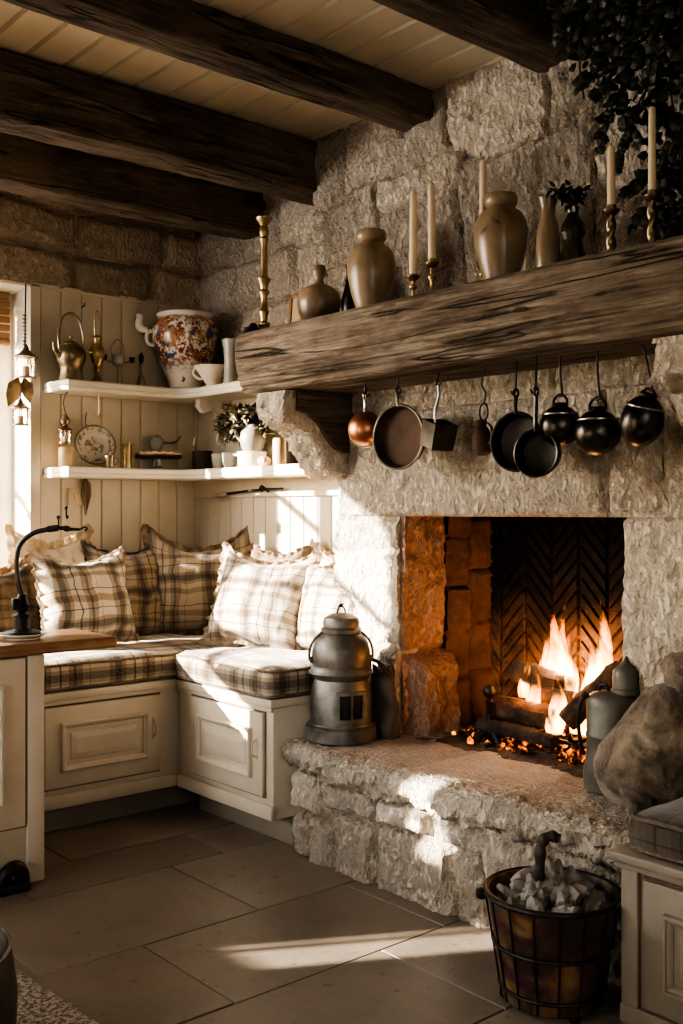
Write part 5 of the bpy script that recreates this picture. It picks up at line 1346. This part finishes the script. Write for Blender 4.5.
tag(obj('pillar_candle', lat([(0, 0), (.026, 0), (.027, .004), (.026, .105), (.023, .112), (.017, .108), (0, .104)], 26, wob=.03), AMBERW, loc=(-.125, -.775, Z)), 'stubby cream pillar candle right of the white pan', 'candle')
tag(obj('lumpy_ornament', lat([(0, 0), (.020, .002), (.028, .014), (.026, .03), (.014, .04), (0, .042)], 14, wob=.3), AMBERW, loc=(-.165, -.725, Z)), 'lumpy pale ornament at the foot of the pillar candle', 'ornament')
tag(obj('dark_tumbler', lat([(0, 0), (.022, 0), (.024, .004), (.026, .11), (.023, .11), (.02, .01), (0, .008)], 24), COPPER_D, loc=(-.12, -.855, Z)), 'dark tumbler beside the pillar candle near the corbel', 'tumbler')
tag(obj('dark_tin', lat([(0, 0), (.03, 0), (.031, .004), (.031, .085), (.026, .092), (.012, .1), (0, .1)], 24), PEWTER, loc=(-.12, -.945, Z)), 'dark lidded tin half behind the stone corbel', 'tin')
# ================================================================== WALL ITEMS
t = thing('iron_rod_rail', 'black iron rod with pale spoon tip on the rail under lower shelf', 'rail', (-.03, 0, 1.237))
obj('rod', tb(cat([(-.022, -.19, -.012), (-.024, -.3, -.006), (-.022, -.5, .006), (-.022, -.70, .010)], 6), .0055, 8), IRON, t)
obj('tip', tb(cat([(-.023, -.30, -.007), (-.026, -.24, -.014), (-.024, -.185, -.010)], 5), [.008, .009, .010, .011, .011, .012, .011, .010, .008, .006, .004], 10), GREYP, t)
obj('mount', tb(cat([(0, -.575, .0), (-.02, -.575, .012), (-.03, -.565, .022), (-.026, -.55, .010), (-.02, -.56, .0)], 5), .006, 8), IRON, t)
bm = bx(-.034, .034, -.008, 0, -.036, .036, .003); box(bm, -.008, .008, -.014, -.006, -.014, .014, .003)
tag(obj('switch_plate', bm, pm('tan_bakelite', (.42, .32, .21), (.50, .39, .26), 10, rough=.4), loc=(-.645, -.019, 1.215)), 'small tan light switch plate on the panelling below the shelf', 'switch plate')
bm = B()
for s in (-1, 1):
    P = [(s*.004, 0, 1.295), (s*.022, -.006, 1.27), (s*.024, -.006, 1.22), (s*.010, -.004, 1.17), (s*.001, -.002, 1.135)]
    V1 = [bm.verts.new((p[0], p[1]-.006, p[2])) for p in P]; V2 = [bm.verts.new((s*.001, -.004, p[2])) for p in P]
    for i in range(4): bm.faces.new((V1[i], V1[i+1], V2[i+1], V2[i]))
bmesh.ops.solidify(bm, geom=bm.faces[:], thickness=.003)
t = thing('wooden_paddle', 'brown feather shaped wooden paddle hung under the lower shelf', 'paddle', (-.60, -.022, 0))
obj('blade', bm, pm('brown_feather', (.12, .08, .05), (.34, .25, .16), 40, (1, 1, .1), .7), t); obj('nail', tb([(0, .01, 1.288), (0, -.012, 1.29)], .004, 8), IRON, t)
bm = tb(cat([(0, .0, .03), (0, -.012, .028), (0, -.014, .0), (0, -.022, -.012), (0, -.03, .0)], 5), .0035, 6); lathe(bm, [(0, 0), (.006, .002), (.006, .01), (0, .012)], 10, Matrix.Translation((0, -.014, .028)))
tag(obj('coat_hook', bm, IRON, loc=(-.69, -.019, 1.135)), 'black iron coat hook on the panelling left of the switch plate', 'hook')
bm = tb(cat([(0, .0, 0), (0, -.022, .002), (0, -.03, .012)], 5), .003, 6)
tag(obj('wall_nail', bm, IRON, loc=(-.61, -.012, 2.03)), 'bent iron nail in the panelling above the oil lamp', 'nail')
# lanterns hung in the window reveal
t = thing('lantern_cluster', 'cluster of small brass lanterns hung on a cord in the window', 'lantern', (-.885, -.055, 0))
obj('cord', tb(cat([(.005, 0, 2.085), (.003, 0, 1.97), (.0, 0, 1.79)], 6), .0035, 6), IRON, t)
bm = B()
for k in range(11): tube(bm, circ((0, 0, 1.955-.015*k), .007, n=12), .003, 6, True)
obj('chain', bm, BRASS_D, t)
lantern(t, 1.70, 1.35, .006, 0); lantern(t, 1.505, 1.05, -.022, -.01)
obj('cord', tb(cat([(.0, 0, 1.70), (-.015, -.005, 1.65), (-.022, -.01, 1.61)], 4), .0025, 6), IRON, t)
bm = B(); leaf(bm, Vector((-.03, -.01, 1.70)), Vector((-.3, 0, -1)), Vector((0, -1, 0)), .13, .07); leaf(bm, Vector((-.01, -.012, 1.70)), Vector((.35, 0, -1)), Vector((0, -1, 0)), .11, .06)
bmesh.ops.solidify(bm, geom=bm.faces[:], thickness=.002); obj('leaf_tag', bm, BRASS_D, t)
# rolled blind at the window head
t = thing('wooden_blind', 'brown wooden slatted blind pulled up in the window', 'blind', (-1.155, .16, 1.90))
bm = B()
for k in range(6): box(bm, -.27, .295, -.012, .012, .155-.034*k, .183-.034*k, .003)
obj('slats', bm, pm('brown_blind', (.20, .11, .055), (.30, .18, .09), 20, (.2, 1, 1), .6), t); obj('bottom_rail', bx(-.27, .295, -.016, .016, -.04, -.015, .004), COUNTER, t)

# ================================================================== CAMERA, LIGHT
cam = bpy.data.cameras.new('camera'); co = bpy.data.objects.new('camera', cam); COL.objects.link(co)
cam.sensor_fit = 'VERTICAL'; cam.sensor_height = 36; cam.lens = 36*1046/1024
co.location = (-2.687, -4.151, 1.15); co.rotation_euler = (R(90), 0, R(49.4-90)); SC.camera = co
cam.clip_start = .05
def area(name, loc, target, sx, sy, power, color):
    l = bpy.data.lights.new(name, 'AREA'); l.shape = 'RECTANGLE'; l.size = sx; l.size_y = sy; l.energy = power; l.color = color
    o = bpy.data.objects.new(name, l); o.location = loc; COL.objects.link(o)
    o.rotation_euler = (Vector(target)-Vector(loc)).to_track_quat('-Z', 'Y').to_euler(); return o
sun = bpy.data.lights.new('sun', 'SUN'); sun.energy = 50; sun.angle = R(.6); sun.color = (1, .95, .89)
so = bpy.data.objects.new('sun', sun); COL.objects.link(so)
so.rotation_euler = Vector((.87, -.49, -.27)).to_track_quat('-Z', 'Y').to_euler()
area('sky_back_window', (-2.3, .36, 1.78), (-.3, -1.0, 1.45), 1.6, .75, 31, (1, .98, .945)).data.spread = R(110)
area('hearth_fill', (XL-.02, -2.0, .95), (-.5, -1.6, .25), 1.1, .65, 3.2, (1, .98, .945)).data.spread = R(52)  # added fill lamp that brightens the hearth front
area('rear_fill', (-2.6, YR+.06, 1.6), (-1.2, 0, 1.7), 1.2, 1.1, 3.0, (1, .95, .89)).data.spread = R(100)  # added weak fill lamp behind the camera for the window wall
def point(name, loc, power, color, r):
    l = bpy.data.lights.new(name, 'POINT'); l.energy = power; l.color = color; l.shadow_soft_size = r
    o = bpy.data.objects.new(name, l); o.location = loc; COL.objects.link(o)
point('fire_glow', (.10, -2.0, .66), 5.5, (1, .47, .20), .06)
point('fire_glow_low', (-.01, -1.93, .56), .7, (1, .42, .15), .05)
w = bpy.data.worlds.new('sky'); SC.world = w; w.use_nodes = True
nt = w.node_tree; bg = nt.nodes['Background']; sky = nt.nodes.new('ShaderNodeTexSky'); sky.sky_type = 'NISHITA'
sky.sun_disc = False; sky.sun_elevation = R(22); sky.sun_rotation = R(300)
mx = nt.nodes.new('ShaderNodeMix'); mx.data_type = 'RGBA'; mx.inputs[0].default_value = .75
nt.links.new(sky.outputs[0], mx.inputs[6]); mx.inputs[7].default_value = (1, .96, .90, 1); nt.links.new(mx.outputs[2], bg.inputs[0]); bg.inputs[1].default_value = 2.6
SC.view_settings.view_transform = 'AgX'; SC.view_settings.look = 'AgX - High Contrast'; SC.view_settings.exposure = 0.12
try:
    SC.cycles.max_bounces = 8; SC.cycles.diffuse_bounces = 5; SC.cycles.use_denoising = True; SC.cycles.sample_clamp_indirect = 6; SC.cycles.caustics_reflective = False
    SC.cycles.transparent_max_bounces = 12; SC.cycles.volume_step_rate = .5
except Exception: pass
